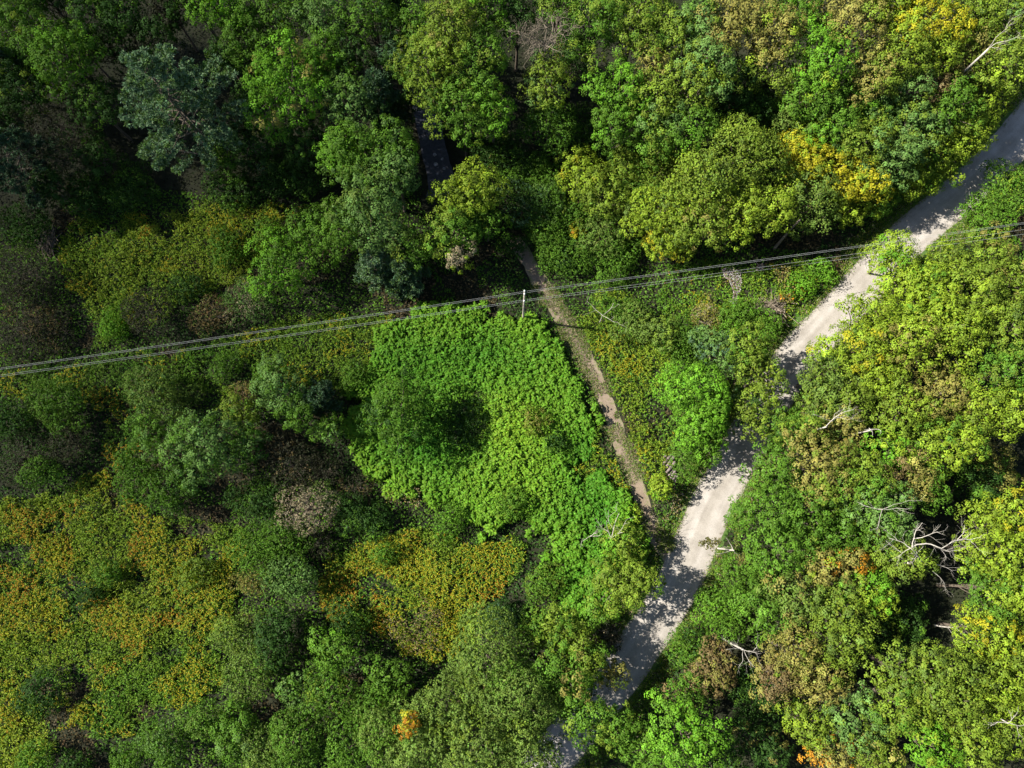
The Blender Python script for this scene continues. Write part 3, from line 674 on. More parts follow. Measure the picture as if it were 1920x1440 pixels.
S 470 1090 30 4 t w 4 | tan-topped shrub at the right rim of the lower left field
F 480 1035 46 4.5 g q 2 | green bush above the tan-topped shrub
F 545 1080 46 5 s q 3 | bluish grey-green bush right of the tan-topped shrub
F 535 1010 42 4.5 q g 3 | green bush just below left of the pinkish-grey twiggy bush
S 600 1020 28 3 k q 3 | dark twiggy bush left of the golden triangle's top
F 722 1040 24 2.4 g b 3 | green bush at the top left of the golden triangle
F 700 972 34 3 d g 3 | dim green bush below the brown stem patch
F 842 975 34 2.4 g b 3 | low green bush above the golden triangle
F 205 1075 26 3.2 g q 1 | round emerald bush alone in the lower left field
F 368 1075 30 3 o w 3 | round olive bush alone in the lower left field
F 168 1115 26 2 d g 2 | low dark bush below the round emerald one
F 80 1295 38 3.6 d g 2 | dark green bush alone near the lower left edge
F 312 1395 44 5 q s 3 | grey-green bush at the bottom edge, lower left
F 385 1350 40 5 q w 3 | grey-green bush at the lower rim of the left field
M 450 1375 46 6 q s 3 | grey-green tree at the bottom, right of the field's lower rim
F 70 1425 36 4 g q 2 | green bush in the bottom left corner
F 140 1440 32 3.5 d g 2 | dark green bush at the bottom edge near the left corner
F 240 1432 32 4 g q 3 | green bush at the bottom edge between two darker ones
F 500 1420 50 6 w g 3 | grey-green bush at the bottom edge, left of the willows
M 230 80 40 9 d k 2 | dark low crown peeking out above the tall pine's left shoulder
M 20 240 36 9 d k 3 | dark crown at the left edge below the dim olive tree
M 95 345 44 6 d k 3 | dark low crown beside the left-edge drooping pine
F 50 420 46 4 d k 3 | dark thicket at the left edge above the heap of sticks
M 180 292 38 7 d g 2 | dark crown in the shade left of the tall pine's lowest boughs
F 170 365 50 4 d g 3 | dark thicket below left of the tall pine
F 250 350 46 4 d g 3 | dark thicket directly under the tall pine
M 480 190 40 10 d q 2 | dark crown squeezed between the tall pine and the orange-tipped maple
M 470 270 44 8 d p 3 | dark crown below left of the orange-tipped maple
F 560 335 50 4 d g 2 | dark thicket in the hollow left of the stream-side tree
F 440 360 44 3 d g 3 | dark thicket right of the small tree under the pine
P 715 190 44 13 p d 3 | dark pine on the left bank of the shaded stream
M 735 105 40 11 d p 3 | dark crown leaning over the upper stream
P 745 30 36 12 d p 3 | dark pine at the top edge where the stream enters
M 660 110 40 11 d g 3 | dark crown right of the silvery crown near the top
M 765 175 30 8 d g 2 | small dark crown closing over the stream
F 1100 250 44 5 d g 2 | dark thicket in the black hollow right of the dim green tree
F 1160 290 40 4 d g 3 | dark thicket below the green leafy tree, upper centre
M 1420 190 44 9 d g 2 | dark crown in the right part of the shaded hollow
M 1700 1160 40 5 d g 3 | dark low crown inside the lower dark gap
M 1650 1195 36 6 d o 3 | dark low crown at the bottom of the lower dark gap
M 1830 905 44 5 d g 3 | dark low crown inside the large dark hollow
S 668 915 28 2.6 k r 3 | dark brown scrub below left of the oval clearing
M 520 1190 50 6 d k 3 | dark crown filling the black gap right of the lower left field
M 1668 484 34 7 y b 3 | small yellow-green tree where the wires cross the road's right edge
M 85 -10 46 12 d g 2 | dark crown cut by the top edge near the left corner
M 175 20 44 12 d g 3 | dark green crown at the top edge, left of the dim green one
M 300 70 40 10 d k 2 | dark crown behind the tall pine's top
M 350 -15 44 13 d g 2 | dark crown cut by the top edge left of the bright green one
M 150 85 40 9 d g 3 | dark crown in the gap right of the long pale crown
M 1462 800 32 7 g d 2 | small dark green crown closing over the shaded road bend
F 968 462 26 3 d g 3 | dark green bush hiding the trail's very start above the wires
"""  # added dark crowns fill the near-black gaps; their leaf colour paints in deep shade
# ------------------------------------------------------------------ trees and shrubs
def fib(n, r):
    i = np.arange(n) + .5; z = 1 - 2 * i / n; t = i * 2.399963 + r.random() * 6.28; s = np.sqrt(1 - z * z)
    return np.stack([s * np.cos(t), s * np.sin(t), z], 1)
FORM = dict(  # lobe radius share, clump spacing, clump radius, leaves per clump, leaf length, leaf width, normal spread, stretch
    M=(.34, 1.06, .60, 52, .185, .135, .22, 1.0),    # rounded leafy bunches
    B=(.36, .62, .38, 24, .19, .125, .40, 1.1),    # finer, brighter
    F=(.32, .42, .30, 11, .17, .10, .60, 1.2),    # willow-like fine
    K=(.33, .70, .34, 20, .25, .13, .45, 2.6),    # upswept tufts
    S=(.40, .40, .30, 9, .15, .09, .9, 1.2))      # sparse scrub
def limb(p0, p1, r, bend=.15, n=6):
    t = np.linspace(0, 1, n)[:, None]; d = np.linalg.norm(p1 - p0); m = r.normal(0, bend * d, 3) * [1, 1, .3]
    return p0 + (p1 - p0) * t + m * (t * (1 - t)) * 2
def crown_leaves(form, R, rz, cz, col, acc, accf, r, base_r=None, shape=None):
    lr_s, sp, cr, nl, ll, lw, spread, stretch = FORM[form]
    fs = r.uniform(.78, 1.18); sp *= fs; cr *= fs; nl = max(6, int(nl * fs ** 1.5)); ll *= .75 + .25 * fs; lw *= .75 + .25 * fs
    lr = max(min(lr_s * R, 2.3), min(.8, R * .6)); nL = int(np.clip(2.4 * (R / lr) ** 2, 5, 34))
    d = fib(int(nL * 1.35), r); d = d[d[:, 2] > -.42]; d = unit(d + r.normal(0, .16, d.shape))
    ph = r.random(3) * 6.28; ang = np.arctan2(d[:, 1], d[:, 0])
    wob = 1.05 + .20 * np.sin(2 * ang + ph[0]) + .15 * np.sin(3 * ang + ph[1]) + .13 * r.normal(size=len(d))
    rs = lr * (.75 + .55 * r.random(len(d)))
    C = d * np.stack([np.maximum(R * wob - rs, .1)] * 2 + [np.maximum(rz * (1 + .12 * r.normal(size=len(d))) - rs * .8, .1)], 1) + [0, 0, cz]
    C = np.vstack([C, [[0, 0, cz]]]); rs = np.append(rs, min(R, rz) * .6); nl_ = len(C)
    lt = np.exp(r.normal(0, .10, nl_)); la = r.random(nl_) < accf         # lobe tone, lobe accent
    V = []; Cc = []
    for i in range(nl_):
        n = int(4 * np.pi * rs[i] ** 2 / sp ** 2); n = max(n, 6); u = unit(fib(n, r) + r.normal(0, .14, (n, 3)))
        u = u[u[:, 2] > -.55]; P = C[i] + u * rs[i] * (1 + r.normal(0, .06, (len(u), 1))); D = np.linalg.norm(P[:, None] - C[None], axis=2) / rs[None]; D[:, i] = 9
        P = P[(D.min(1) > .86) & (r.random(len(P)) > .12)]
        if len(P) == 0: continue
        out = unit(unit(P - C[i]) + .5 * unit((P - [0, 0, cz - rz * .6]))); n = len(P)
        # skip clumps looking straight down, they are never lit nor seen
        cs = cr * (.65 + .6 * r.random(n)); ct = np.exp(r.normal(0, .15, n)) * lt[i]
        pa = (.6 if la[i] else .08 * (accf > 0)); ca = r.random(n) < pa
        base = np.where(ca[:, None], acc, col) * ct[:, None]
        q = unit(rep(out, nl) * .75 + r.normal(0, .75, (n * nl, 3))); rad_ = rep(cs, nl)[:, None] * (.45 + .6 * r.random((n * nl, 1)))
        st = 1 + (stretch - 1) * np.abs((q * rep(out, nl)).sum(1, keepdims=True))
        W_ = rep(P, nl) + q * rad_ * st; N = unit(q * .85 + rep(out, nl) * .35 + np.array([0, 0, .25]) + r.normal(0, spread, (n * nl, 3)) * .8)
        T = unit(q * stretch + r.normal(0, .6, q.shape)); s = .75 + .5 * r.random(n * nl)
        V.append(leaf_quads(W_, N, ll * s, lw * s, r, T)); Cc.append(vary(rep(base, nl), r, .09, .05))
        # inner foliage closing the lobe
        k = max(8, int(rs[i] ** 2 * (26 if form != 'S' else 8))); u = unit(r.normal(size=(k, 3))); P2 = C[i] + u * rs[i] * (.46 + .28 * r.random((k, 1)))
        V.append(leaf_quads(P2, unit(u + r.normal(0, .5, (k, 3))), .36, .26, r)); Cc.append(vary(np.tile(col, (k, 1)), r, .15))
    return np.vstack(V), np.vstack(Cc), C, rs
def make_plant(form, u, v, rp, h, ck, ak, af, label, seed, ground_off=0.):
    r = np.random.default_rng(seed); col = PAL[ck]; acc = PAL[ak] if ak in PAL else col
    shrub = h < 4.2; zc0 = h * (.55 if shrub else .68); R = .98 * rp * pxm(u, v, zc0); rz = min(h * (.45 if shrub else .36), R * (1.0 if form != 'F' else 1.15)); cz = h - rz
    p = at(u, v, cz); gz = float(ground_z(p[0], p[1])); root = empty({'S': 'shrub'}.get(form, 'shrub') if shrub else 'broadleaf_tree', (p[0], p[1], gz))
    V, C, LC, rs = crown_leaves(form, R, rz, cz, col, acc, af, r)
    T = Tubes(); tr = .02 + h * .016
    if shrub:
        for i in range(5):
            e = LC[r.integers(0, len(LC))]; T.add(limb(r.normal(0, .12, 3) * [1, 1, 0], e, r), np.linspace(.035, .012, 6), 4)
        T.build('stems', M_BARK if form != 'S' else M_TWIG, root)
    else:
        top = np.array([0, 0, cz + rz * .35]); ax = limb(np.array([0, 0, -.3]), top, r, .035, 9); T.add(ax, np.linspace(tr, tr * .3, 9))
        for e, s in zip(LC[:-1], rs):
            k = r.integers(3, 8); T.add(limb(ax[k], e + r.normal(0, .2, 3), r, .1), np.linspace(tr * .38, tr * .10, 6), 4)
        T.build('trunk', M_BARK, root)
    Lv = Leaves(); Lv.add(V, C)
    if form == 'S':   # bare twigs poking through
        Tw = Tubes()
        for i in range(int(12 + R * R * 4)):
            e = unit(r.normal(size=3) * [1, 1, .7] + [0, 0, .35]) * [R, R, rz] * (.8 + .35 * r.random()) + [0, 0, cz]; a = LC[r.integers(0, len(LC))] * .6
            Tw.add(limb(a, e, r, .12, 5), np.linspace(.03, .008, 5), 4)
        Tw.build('twigs', M_TWIG if ck == 'n' else M_BARK, root)
    Lv.build('foliage' if shrub else 'crown', M_LEAF, root)
    tag(root, label, 'shrub' if shrub else 'tree', 'shrubs and bushes of the clearing' if shrub else 'broadleaf trees of the woodland')
    return root
def make_pine(u, v, rp, h, ck, ak, af, label, seed):
    r = np.random.default_rng(seed); zc = h * .6; R = rp * pxm(u, v, zc); p = at(u, v, zc); gz = float(ground_z(p[0], p[1])); root = empty('pine_tree', (p[0], p[1], gz))
    T = Tubes(); ax = limb(np.array([0, 0, -.3]), np.array([0, 0, h]), r, .01, 12); T.add(ax, np.linspace(.05 + h * .014, .03, 12)); Lv = Leaves(); col = PAL[ck]; acc = PAL.get(ak, col)
    z = h * .28
    while z < h * .985:
        f = (z - h * .28) / (h * .72); L0 = R * (1 - f ** 1.5) ** .8 * (.85 + .15 * min(1, f * 6)) ; nb = r.integers(4, 7); a0 = r.random() * 6.28
        for b in range(nb):
            a = a0 + b * 6.28 / nb + r.normal(0, .2); L = max(.5, L0 * (.65 + .5 * r.random())); up = .22 + .75 * f
            tip = np.array([math.cos(a) * L, math.sin(a) * L, z + L * up * .5]); s = np.array([0, 0, z]); P = limb(s, tip, r, .06, 7); P[:, 2] -= np.sin(np.linspace(0, 3.1, 7)) * L * .06
            T.add(P, np.linspace(.03 + L * .012, .012, 7), 4)
            dirv = unit(tip - s); side = unit(np.cross(dirv, [0, 0, 1])); m = int(8 + L * 9); tt = .22 + .78 * r.random(m) ** .6
            base = s + (tip - s) * tt[:, None]; w = L * (.19 if h > 18 else .24) * (1.15 - tt) + .22; off = (r.random(m) * 2 - 1)[:, None] * side * w[:, None]
            c = base + off + dirv * np.abs(off[:, :1]) * 0 + np.stack([0 * tt, 0 * tt, .1 + .12 * r.random(m)], 1); k = 20
            o = unit(dirv * .8 + side * np.sign((off * side).sum(1))[:, None] * .5 + np.array([0, 0, .35])); q = unit(rep(o, k) + r.normal(0, .5, (m * k, 3)))
            Q = rep(c, k) + q * (.10 + .28 * r.random((m * k, 1))); N = unit(np.cross(q, r.normal(size=q.shape)) + [0, 0, .5])
            cc = np.where((r.random(m) < af)[:, None], acc, col) * np.exp(r.normal(0, .14, (m, 1)))
            Lv.add(leaf_quads(Q, N, .30, .09, r, q), vary(rep(cc, k), r, .15))
        z += .75 + h * .035 * (1 - f * .6)
    T.build('trunk', M_BARK, root); Lv.build('crown', M_NEEDLE, root); tag(root, label, 'pine tree', 'dark pines of the woodland'); return root

ROWS = [l.strip() for l in open_rows().strip().splitlines() if l.strip() and not l.startswith('#')]
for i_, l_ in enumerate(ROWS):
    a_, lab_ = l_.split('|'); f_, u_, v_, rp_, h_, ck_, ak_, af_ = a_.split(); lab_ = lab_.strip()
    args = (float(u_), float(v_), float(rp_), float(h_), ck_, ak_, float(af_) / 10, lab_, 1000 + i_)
    make_pine(*args) if f_ == 'P' else make_plant(f_, *args)  # scrub beside the clearing's lone tree is darkened to paint that tree's shade
# ------------------------------------------------------------------ pole, wires, dead wood
def build_pole():
    p = at(981, 592, 1.6); p[2] = ground_z(p[0], p[1]); zt = 10.6; root = empty('utility_pole', p)
    T = Tubes(); T.add([[0, 0, -.5], [0, 0, 4], [0, 0, zt]], [.13, .11, .085]); T.build('shaft', M_POLE, root)
    T = Tubes(); T.add([[-.02, -.28, zt - .55], [-.02, .28, zt - .55]], [.05, .05], 4); T.build('crossarm', M_POLE, root)
    for y, z in ((0, zt - .04), (-.16, zt - .54), (-.16, zt - 3.0), (.16, zt - 3.55)):
        T = Tubes(); T.add([[0, y, z], [0, y, z + .10], [0, y, z + .16], [0, y, z + .24]], [.05, .09, .06, .075]); i = T.build('insulator', M_CERAM, root)
    for z in (zt - 3.05, zt - 3.6):
        T = Tubes(); T.add([[0, -.22, z], [0, .14, z]], [.035, .035], 4); T.build('bracket', M_STEEL, root)
    tag(root, 'pale wooden utility pole standing at the top of the oval clearing', 'utility pole'); return np.array(p), zt
pp, zt = build_pole()
specs = [(.0, zt + .2, (-70, 700), (1990, 407), 'highest wire, upper of the two top strands on the pole'),
         (0, zt - .3, (-70, 702.5), (1990, 409.5), 'second highest wire, just below the topmost strand'),
         (0, zt - 2.8, (-70, 713), (1990, 420), 'third wire, upper strand of the lower pair'),
         (0, zt - 3.35, (-70, 716), (1990, 429), 'lowest wire, bottom strand of the lower pair')]
for yo, z, a, b, lb in specs:
    c = np.array([pp[0], pp[1] + yo, z]); T = Tubes(); pts = []
    A = at(*a, z); B = at(*b, z); t = np.linspace(0, 1, 24)[:, None]
    l = A + (c - A) * t; l[:, 2] -= .5 * (4 * t * (1 - t))[:, 0] * .6; rgt = c + (B - c) * t; rgt[:, 2] -= .5 * (4 * t * (1 - t))[:, 0] * .6
    T.add(np.vstack([l, rgt[1:]]), .0095, 4); tag(T.build('power_wire', M_WIRE), lb, 'wire', 'overhead wires crossing the clearing')
def branch(T, p, d, L, R, r, depth, k=3, curl=.35, up=.1, kids=3, maxd=4):
    n = 6; P = [p]; dd = d.copy()
    for i in range(n):
        dd = unit(dd + r.normal(0, curl * .4, 3) + [0, 0, up * .2]); P.append(P[-1] + dd * L / n)
    T.add(P, np.linspace(R, R * .45, n + 1), 6 if depth == 0 else 4)
    if depth < maxd:
        for j in range(kids + (depth == 0)):
            i = r.integers(2, n + 1); ax = unit(P[i] - P[i - 1]); s = unit(np.cross(ax, r.normal(size=3))); nd = unit(ax * .75 + s * .75)
            branch(T, P[i], nd, L * (.45 + .3 * r.random()), R * .5, r, depth + 1, k, curl, up, kids, maxd)
def dead_tree(u, v, h, dirs, R, L, label, seed, matr=None, kids=3, maxd=3, up=.1, bz=None, name='dead_tree', curl=.5):
    """u, v: photo pixel of the fork; dirs: world directions of main boughs"""
    r = np.random.default_rng(seed); p = at(u, v, h); gz = float(ground_z(p[0], p[1])); root = empty(name, (p[0], p[1], gz)); m = matr or M_DEAD
    T = Tubes(); T.add(limb(np.array([0, 0, -.3]), np.array([0, 0, h]), r, .03, 7), np.linspace(R * 1.5, R, 7)); T.build('trunk', m, root)
    for d in dirs:
        T = Tubes(); d = np.array(d, float); l = np.linalg.norm(d); branch(T, np.array([0, 0, h - .1]), d / l, L * l, R * .75, r, 1, 3, curl, up, kids, maxd + 1); T.build('branch', m, root)
    tag(root, label, 'dead tree', 'dead bare trees'); return root
def snag_from_px(name, lines, label, seed, z0, r0, cat='dead tree', twigs=True, matr=None, base=None):
    """bare tree whose boughs follow the photo: lines = [(radius, zslope, [(u,v),...])], each bough with real height change"""
    r = np.random.default_rng(seed); p = at(*base, z0); gz = float(ground_z(p[0], p[1])); root = empty(name, (p[0], p[1], gz)); m = matr or M_DEAD; o = np.array([p[0], p[1], gz])
    T = Tubes(); T.add(limb(np.array([0, 0, -.3]), np.array([0, 0, z0 - gz + lines[0][1][0]]), r, .01, 7), np.linspace(r0 * 1.1, r0 * .7, 7)); T.build('trunk', m, root)
    for rad_, dz, pts in lines:
        n = len(pts); z = np.linspace(dz[0], dz[1], n) ; P = np.array([at(u, v, z0 + zz) for (u, v), zz in zip(pts, z)]) - o; P = smooth_line(P, .35); P += r.normal(0, .025, P.shape)
        T = Tubes(); rad_ *= (.75 if seed == 71 else .32 if seed == 76 else .42); T.add(P, np.linspace(rad_, rad_ * .3, len(P)), 6)
        if twigs:
            for j in range(int(len(P) * .8)):
                i = r.integers(len(P) // 3, len(P) - 1); ax = unit(P[i + 1] - P[i]); s = unit(np.cross(ax, r.normal(size=3)))
                branch(T, P[i], unit(ax * .9 + s * .6), .6 + 1.0 * r.random(), rad_ * .28, r, 3, 3, .5, .1, 2, 4)
        T.build('branch', m, root)
    tag(root, label, cat, 'dead bare trees'); return root
z = 11.5
snag_from_px('dead_tree', [(0.102, (-2.5, .3), [(1734, 1058), (1720, 1042), (1708, 1028)]), (0.068, (.3, .9), [(1708, 1028), (1690, 1016), (1668, 1010)]), (0.048, (.2, .5), [(1706, 1028), (1692, 1036), (1684, 1045)]),
    (0.034, (.3, .8), [(1690, 1036), (1676, 1026), (1660, 1014)]), (0.068, (.3, 1.6), [(1710, 1027), (1713, 1008), (1718, 995), (1730, 980)]), (0.061, (.3, 1.5), [(1712, 1010), (1728, 1008), (1748, 1000), (1760, 996)]),
    (0.088, (.3, 1.0), [(1710, 1027), (1728, 1019), (1745, 1020), (1766, 1028), (1782, 1018), (1800, 1012), (1825, 1012)]), (0.048, (.8, 1.5), [(1795, 1012), (1806, 1000), (1808, 985)]),
    (0.041, (.5, .2), [(1762, 1026), (1774, 1034), (1806, 1030)]), (0.034, (.6, 0), [(1762, 1028), (1772, 1040), (1774, 1052)]), (0.034, (.2, -.5), [(1786, 1034), (1790, 1044), (1798, 1048)]),
    (0.041, (-2, -2.4), [(1756, 1058), (1774, 1064), (1790, 1076)]), (0.041, (-2, -2.4), [(1750, 1072), (1764, 1084), (1774, 1098)])],
    'big dead tree with spreading white bare branches at lower right', 71, z, .2, base=(1734, 1058))
snag_from_px('dead_tree', [(.08, (0, 1), [(1392, 1218), (1380, 1216), (1362, 1218)]), (.08, (0, .8), [(1394, 1218), (1408, 1222), (1428, 1226)]), (.08, (0, -.4), [(1394, 1218), (1402, 1236), (1418, 1256)]),
    (.06, (0, -.5), [(1393, 1219), (1392, 1240), (1384, 1252)]), (.05, (0, .6), [(1412, 1223), (1418, 1212), (1420, 1204)])], 'small white bare snag above a dark green thicket', 72, 7.5, .12, base=(1393, 1218))
snag_from_px('dead_tree', [(.09, (0, 1.2), [(1630, 803), (1636, 810), (1636, 818)]), (.09, (0, .5), [(1622, 806), (1640, 804), (1652, 808), (1650, 814)])], 'short twisted white snag in a dark gap of the right canopy', 73, 10, .1, base=(1636, 806), twigs=False)
snag_from_px('dead_tree', [(.10, (0, 1.5), [(1548, 800), (1560, 788), (1575, 776), (1600, 768)]), (.06, (.4, 1.5), [(1562, 788), (1566, 776), (1578, 768)]), (.05, (0, 1.2), [(1560, 790), (1545, 785), (1524, 776)]), (.05, (.4, 1), [(1570, 782), (1590, 786), (1600, 784)])],
    'white bare branches rising through the brown thin crown', 74, 10.4, .1, base=(1550, 800))
DRY = snag_from_px('dead_tree', [(.09, (0, 1), [(1374, 1030), (1367, 1016), (1362, 1008)]), (.08, (0, .7), [(1374, 1030), (1366, 1026), (1352, 1026)]), (.07, (0, .5), [(1374, 1030), (1360, 1036), (1342, 1037)]), (.06, (0, -1), [(1374, 1030), (1382, 1040), (1390, 1052)])],
    'dry forked branch reaching out over the lower road', 75, 6, .1, base=(1376, 1032), twigs=False)
def dry_leaves():
    r = np.random.default_rng(12); L = Leaves(); o = np.array(DRY.location)
    for (u, v), s in [((1318, 1018), .45), ((1332, 1022), .6), ((1345, 1016), .5), ((1328, 1012), .35), ((1392, 1050), .6), ((1398, 1042), .45)]:
        n = int(150 * s); P = at(u, v, 6.4) - o + r.normal(0, s * .42, (n, 3)) * [1, .8, .5]; L.add(leaf_quads(P, unit(r.normal(0, .6, (n, 3)) + [0, 0, 1]), .2, .13, r), vary(np.tile(PAL['r'] * .5 + PAL['o'] * .25, (n, 1)), r, .3))
    L.build('dry_leaves', M_LEAF, DRY)
dry_leaves()
snag_from_px('dead_tree', [(.11, (0, 2), [(1853, 92), (1870, 80), (1890, 76), (1915, 64)]), (.08, (0, 1.6), [(1853, 90), (1866, 72), (1884, 56), (1900, 40)]), (.06, (0, 1.2), [(1855, 88), (1872, 90), (1880, 90)]), (.05, (0, 1.5), [(1886, 50), (1900, 34), (1916, 26)])],
    'pale bare branches spreading over the top right corner crowns', 76, 14.6, .14, base=(1853, 92))
r_ = np.random.default_rng(5)
dead_tree(1022, 84, 12.5, [(math.cos(a) * .8, math.sin(a) * .8, .5 + .3 * r_.random()) for a in np.linspace(0, 5.6, 9)], .10, 2.4, 'bare twiggy pinkish-grey crown among the upper middle maples', 77, M_TWIG, 4, 3, .35)
dead_tree(1148, 1010, 5.5, [(-.3, .7, .5), (.1, .95, .5), (.35, .5, .6)], .06, 3.2, 'slender bare birch with two white stems left of the trail end', 78, M_DEAD, 2, 2, .4, name='bare_birch', curl=.25)
dead_tree(1130, 590, 3.2, [(-.8, .5, .3), (.7, -.4, .25), (.5, .5, .3)], .04, 2.4, 'pale bare twigs rising from the light green shrub by the wires', 79, M_DEAD, 2, 2, .2)
dead_tree(1110, 1005, 2.6, [(.5, .6, .3), (-.6, .3, .3), (.7, -.3, .3)], .05, 1.6, 'little white bare snag in the weeds left of the birch', 80, M_DEAD, 2, 2, .2)
dead_tree(1655, 955, 12.6, [(.9, -.3, .2), (-.9, -.2, .2), (-.5, -.6, .1), (.7, .3, .3)], .03, 2.6, 'thin white twigs poking out of the pale blue-green tree', 81, M_DEAD, 2, 2, .1)
dead_tree(1895, 1358, 12.6, [(-.8, .3, .2), (.8, -.1, .2), (.4, .4, .2)], .05, 2.0, 'curved white bare branch near the bottom right edge', 82, M_DEAD, 2, 2, .1)
def leaning_trunk(a, za, b, zb, R, label, seed, name='leaning_trunk', cat='tree trunk', m=None):
    r = np.random.default_rng(seed); A = at(*a, za); B = at(*b, zb); T = Tubes(); T.add(limb(A * 0, B - A, r, .04, 9), np.linspace(R, R * .5, 9)); br = T
    for i in range(5): branch(T, (B - A) * (.5 + .1 * i), unit(unit(B - A) + r.normal(0, .6, 3)), 1.0, R * .25, r, 3, 3, .5, .1, 2, 4)
    tag(T.build(name, m or M_TWIG, loc=tuple(A)), label, cat)
leaning_trunk((1452, 466), .2, (1500, 412), 7.5, .17, 'grey leaning trunk at the wood edge above the wires', 91)
leaning_trunk((1752, 1172), 1.2, (1796, 1177), 1.6, .10, 'pale fallen trunk lying in the lower dark gap at right', 92, 'fallen_trunk', 'log', M_DEAD)
leaning_trunk((385, 292), 6.0, (335, 282), 7.0, .07, 'bare pale bough showing low in the tall pine', 94, 'bare_bough', 'branch', M_TWIG)
def stick_pile(poly, n, L, R, hgt, label, seed, m, ang=None, name='brush_pile'):
    r = np.random.default_rng(seed); P = np.array([at(u, v, .3)[:2] for u, v in poly]); c = P.mean(0); rr = np.abs(P - c).max(0); T = Tubes(); gz = float(ground_z(*c))
    for i in range(n):
        q = r.normal(0, .42, 2) * rr; z = hgt * max(.08, 1 - np.linalg.norm(q / rr)) * (.3 + .7 * r.random()); a = r.random() * 3.14 if ang is None else ang + r.normal(0, .45)
        l = L * (.5 + .8 * r.random()); d = np.array([math.cos(a), math.sin(a), r.normal(0, .16)]) * l * .5; e = np.array([*q, z + .08]); T.add(limb(e - d, e + d, r, .06, 5), np.linspace(R, R * .4, 5) * (.5 + r.random()), 4)
    tag(T.build(name, m, loc=(*c, gz)), label, 'brush pile')
stick_pile([(1400, 560), (1470, 560), (1475, 600), (1410, 598)], 150, 2.6, .04, 1.3, 'pile of bare grey branches beside the upper road', 95, M_TWIG)
stick_pile([(70, 425), (105, 425), (110, 475), (80, 480)], 70, 2.4, .045, 1.0, 'heap of pale sticks at the left edge of the upper weed field', 96, M_TWIG, 2.0)
stick_pile([(1125, 1170), (1165, 1160), (1160, 1215), (1130, 1220)], 90, 2.0, .03, .9, 'tangle of grey brush left of the sunlit end of the road', 97, M_TWIG)
# weathered logs
def log(u0, v0, u1, v1, R, zc, label):
    A = at(u0, v0, zc); B = at(u1, v1, zc); r = np.random.default_rng(int(u0 * 3 + v0)); T = Tubes(); n = 9; P = limb(A * 0, B - A, r, .02, n)
    T.add(P, R * (1 + .08 * r.normal(size=n))); o = tag(T.build('log', M_LOG, loc=tuple(A)), label, 'log', 'weathered logs stacked by the trail')
    for e, q in ((0, 1), (n - 1, n - 2)):
        d = unit(P[e] - P[q]); T2 = Tubes(); T2.add([P[e] + d * .002, P[e] + d * .025], [R * .93, R * .93]); T2.build('sawn_end', M_LOGEND, o)
logs = [(1243, 862, 1250, 852, .16, .2, 'short weathered log at the upper left end of the log stack'), (1244, 872, 1258, 852, .17, .22, 'weathered log second from the top end of the stack'),
        (1247, 880, 1264, 856, .18, .24, 'thick grey log in the upper middle of the stack'), (1250, 886, 1266, 866, .17, .5, 'pale log lying on top of the stack middle'),
        (1254, 892, 1262, 880, .15, .22, 'short dark log in the stack middle'), (1257, 898, 1266, 882, .17, .22, 'grey log in the lower half of the stack'),
        (1261, 903, 1268, 888, .16, .22, 'pale-sided log second from the lower end'), (1265, 905, 1270, 892, .14, .2, 'lowest log of the stack next to the soft green tree')]
for l in logs: log(*l)
def stump():
    p = at(1426, 502, .4); r = np.random.default_rng(8); T = Tubes(); T.add([[0, 0, -.2], [0, 0, .15], [0, 0, .5], [.03, 0, .62]], [.55, .42, .36, .33])
    for i in range(7):
        a = i * .9 + r.random() * .4; d = np.array([math.cos(a), math.sin(a), -.12]); T.add([d * .3 + [0, 0, .2], d * .7 + [0, 0, .1], d * (1.0 + .3 * r.random())], [.14, .09, .04], 4)
    gz = float(ground_z(p[0], p[1])); o = T.build('tree_stump', M_LOG, loc=(p[0], p[1], gz)); T = Tubes(); T.add([[.03, 0, .622], [.03, 0, .64]], [.31, .31]); T.build('cut_face', M_LOGEND, o)
    tag(o, 'pale uprooted tree stump under the wires beside rust-brown fronds', 'stump')
stump()
def rock(u, v, s, z, label, group, m=M_ROCK, i=0):
    r = np.random.default_rng(int(u * 7 + v) + i); me = bpy.data.meshes.new('rock'); import bmesh
    bm = bmesh.new(); bmesh.ops.create_icosphere(bm, subdivisions=3, radius=s); sc = np.array([1, .7 + .3 * r.random(), .55]); ph = r.random(6) * 6
    for vt in bm.verts:
        c = np.array(vt.co) / s; k = 1 + .14 * math.sin(2.3 * c[0] + ph[0]) * math.cos(2.9 * c[1] + ph[1]) + .10 * math.sin(5 * c[2] + 4 * c[0] + ph[2]) + .05 * math.sin(11 * c[1] + 9 * c[0] + ph[3]); vt.co = Vector(c * sc * s * k)
    bm.to_mesh(me); bm.free(); me.materials.append(m); p = at(u, v, z); o = bpy.data.objects.new('rock', me); S.collection.objects.link(o); o.location = (p[0], p[1], z); o.rotation_euler = (0, 0, r.random() * 6)
    tag(o, label, 'rock', group)
for i, (u, v, s) in enumerate([(815, 290, .2), (829, 298, .16), (817, 308, .26), (833, 316, .18), (821, 326, .13)]):
    rock(u, v, s, -.9, ['largest upper-left grey rock in the shaded stream', 'grey rock right of the topmost one in the stream', 'widest grey rock in the middle of the stream group', 'grey rock at the right side of the stream group', 'smallest, lowest grey rock of the stream group'][i], 'rocks in the stream', i=i)
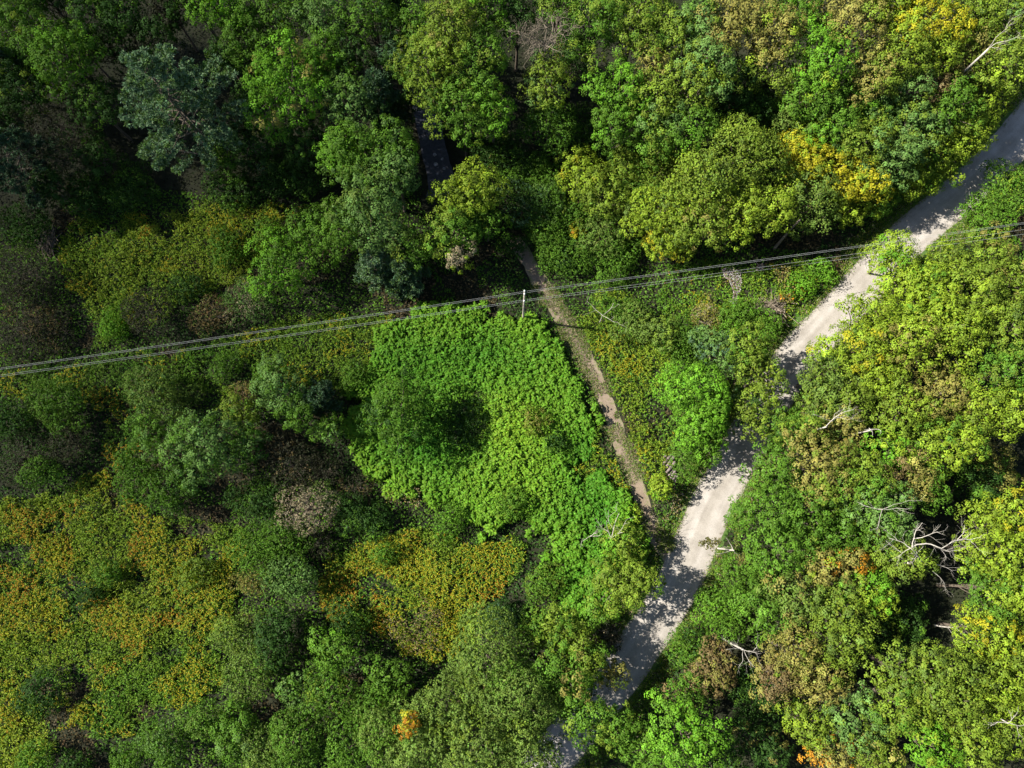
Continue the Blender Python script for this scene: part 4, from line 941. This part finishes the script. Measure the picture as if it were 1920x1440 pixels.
def gravel_patch():
    r = np.random.default_rng(77); P = [(1350, 512), (1372, 506), (1384, 520), (1388, 560), (1380, 572), (1370, 545), (1354, 528)]
    q = scatter(np.array([at(u, v)[:2] for u, v in P]), 160, r, raw=True); n = len(q); x, y = q.T; c = np.array([[.30, .28, .27], [.16, .12, .09], [.20, .17, .15]])[r.integers(0, 3, n)]
    L = Leaves(); L.add(leaf_quads(np.stack([x, y, ground_z(x, y) + .75 * np.abs(r.normal(0, .12, n)) + .5], 1), unit(r.normal(0, .4, (n, 3)) + [0, 0, 1]), .15, .12, r), vary(c, r, .15)); tag(L.build('bare_rubble', M_LEAF), 'grey rubble patch under the wires left of the stump', 'rubble', kind='stuff')
gravel_patch()
# ------------------------------------------------------------------ a thin cloud high up towards the sun, put up out of sight to shade the left side
def build_added_cloud():
    n, k = 48, 64; zc = 260.0; sh = (zc) / math.tan(SUN_EL); cx, cy = -100 - math.cos(SUN_AZ_DIR) * sh, 50 - math.sin(SUN_AZ_DIR) * sh
    V = []; rr = np.linspace(0, 1, n + 1)[1:]; th = np.arange(k) / k * 2 * np.pi; cn = Noise(99, .35)
    for s in (1, -1):
        V.append([[cx, cy, zc + s * 20]])
        for q in rr:
            w = 1 + .12 * np.sin(2 * th + 1) + .08 * np.sin(3 * th + 2); X = q * w * np.cos(th); Y = q * w * np.sin(th)
            t = 20 * np.cos(q * np.pi / 2) ** 1.3 * (.75 + .5 * cn(X + 5, Y + 5, 3)); V.append(np.stack([cx + X * 118, cy + Y * 135, zc + s * np.maximum(t, .02)], 1))
    V = np.vstack(V); F = []; m = 1 + n * k
    for s in (0, 1):
        o = s * m
        for j in range(k):
            a = [o, o + 1 + j, o + 1 + (j + 1) % k]; F.append(a if s == 0 else a[::-1])
        for i in range(n - 1):
            for j in range(k):
                a, b = o + 1 + i * k + j, o + 1 + i * k + (j + 1) % k; q = [a, a + k, b + k, b]; f = [q[:3], [q[0], q[2], q[3]]]; F += f if s == 0 else [g[::-1] for g in f]
    for j in range(k):
        a, b = 1 + (n - 1) * k + j, 1 + (n - 1) * k + (j + 1) % k; F += [[a, a + m, b + m], [a, b + m, b]]
    mt, t, nd, ln = mat('added_cloud_vapour'); v = nd('ShaderNodeVolumePrincipled'); v.inputs['Color'].default_value = (.95, .96, .98, 1); v.inputs['Density'].default_value = ADDED_CLOUD_D
    o = nd('ShaderNodeOutputMaterial'); ln(v.outputs[0], o.inputs['Volume'])
    tag(mesh_obj('added_cloud', V, np.array(F), mt, nper=3), 'thin white cloud put up out of view to shade the left side', 'added_cloud', kind='stuff')
ADDED_CLOUD_D = .021
build_added_cloud()
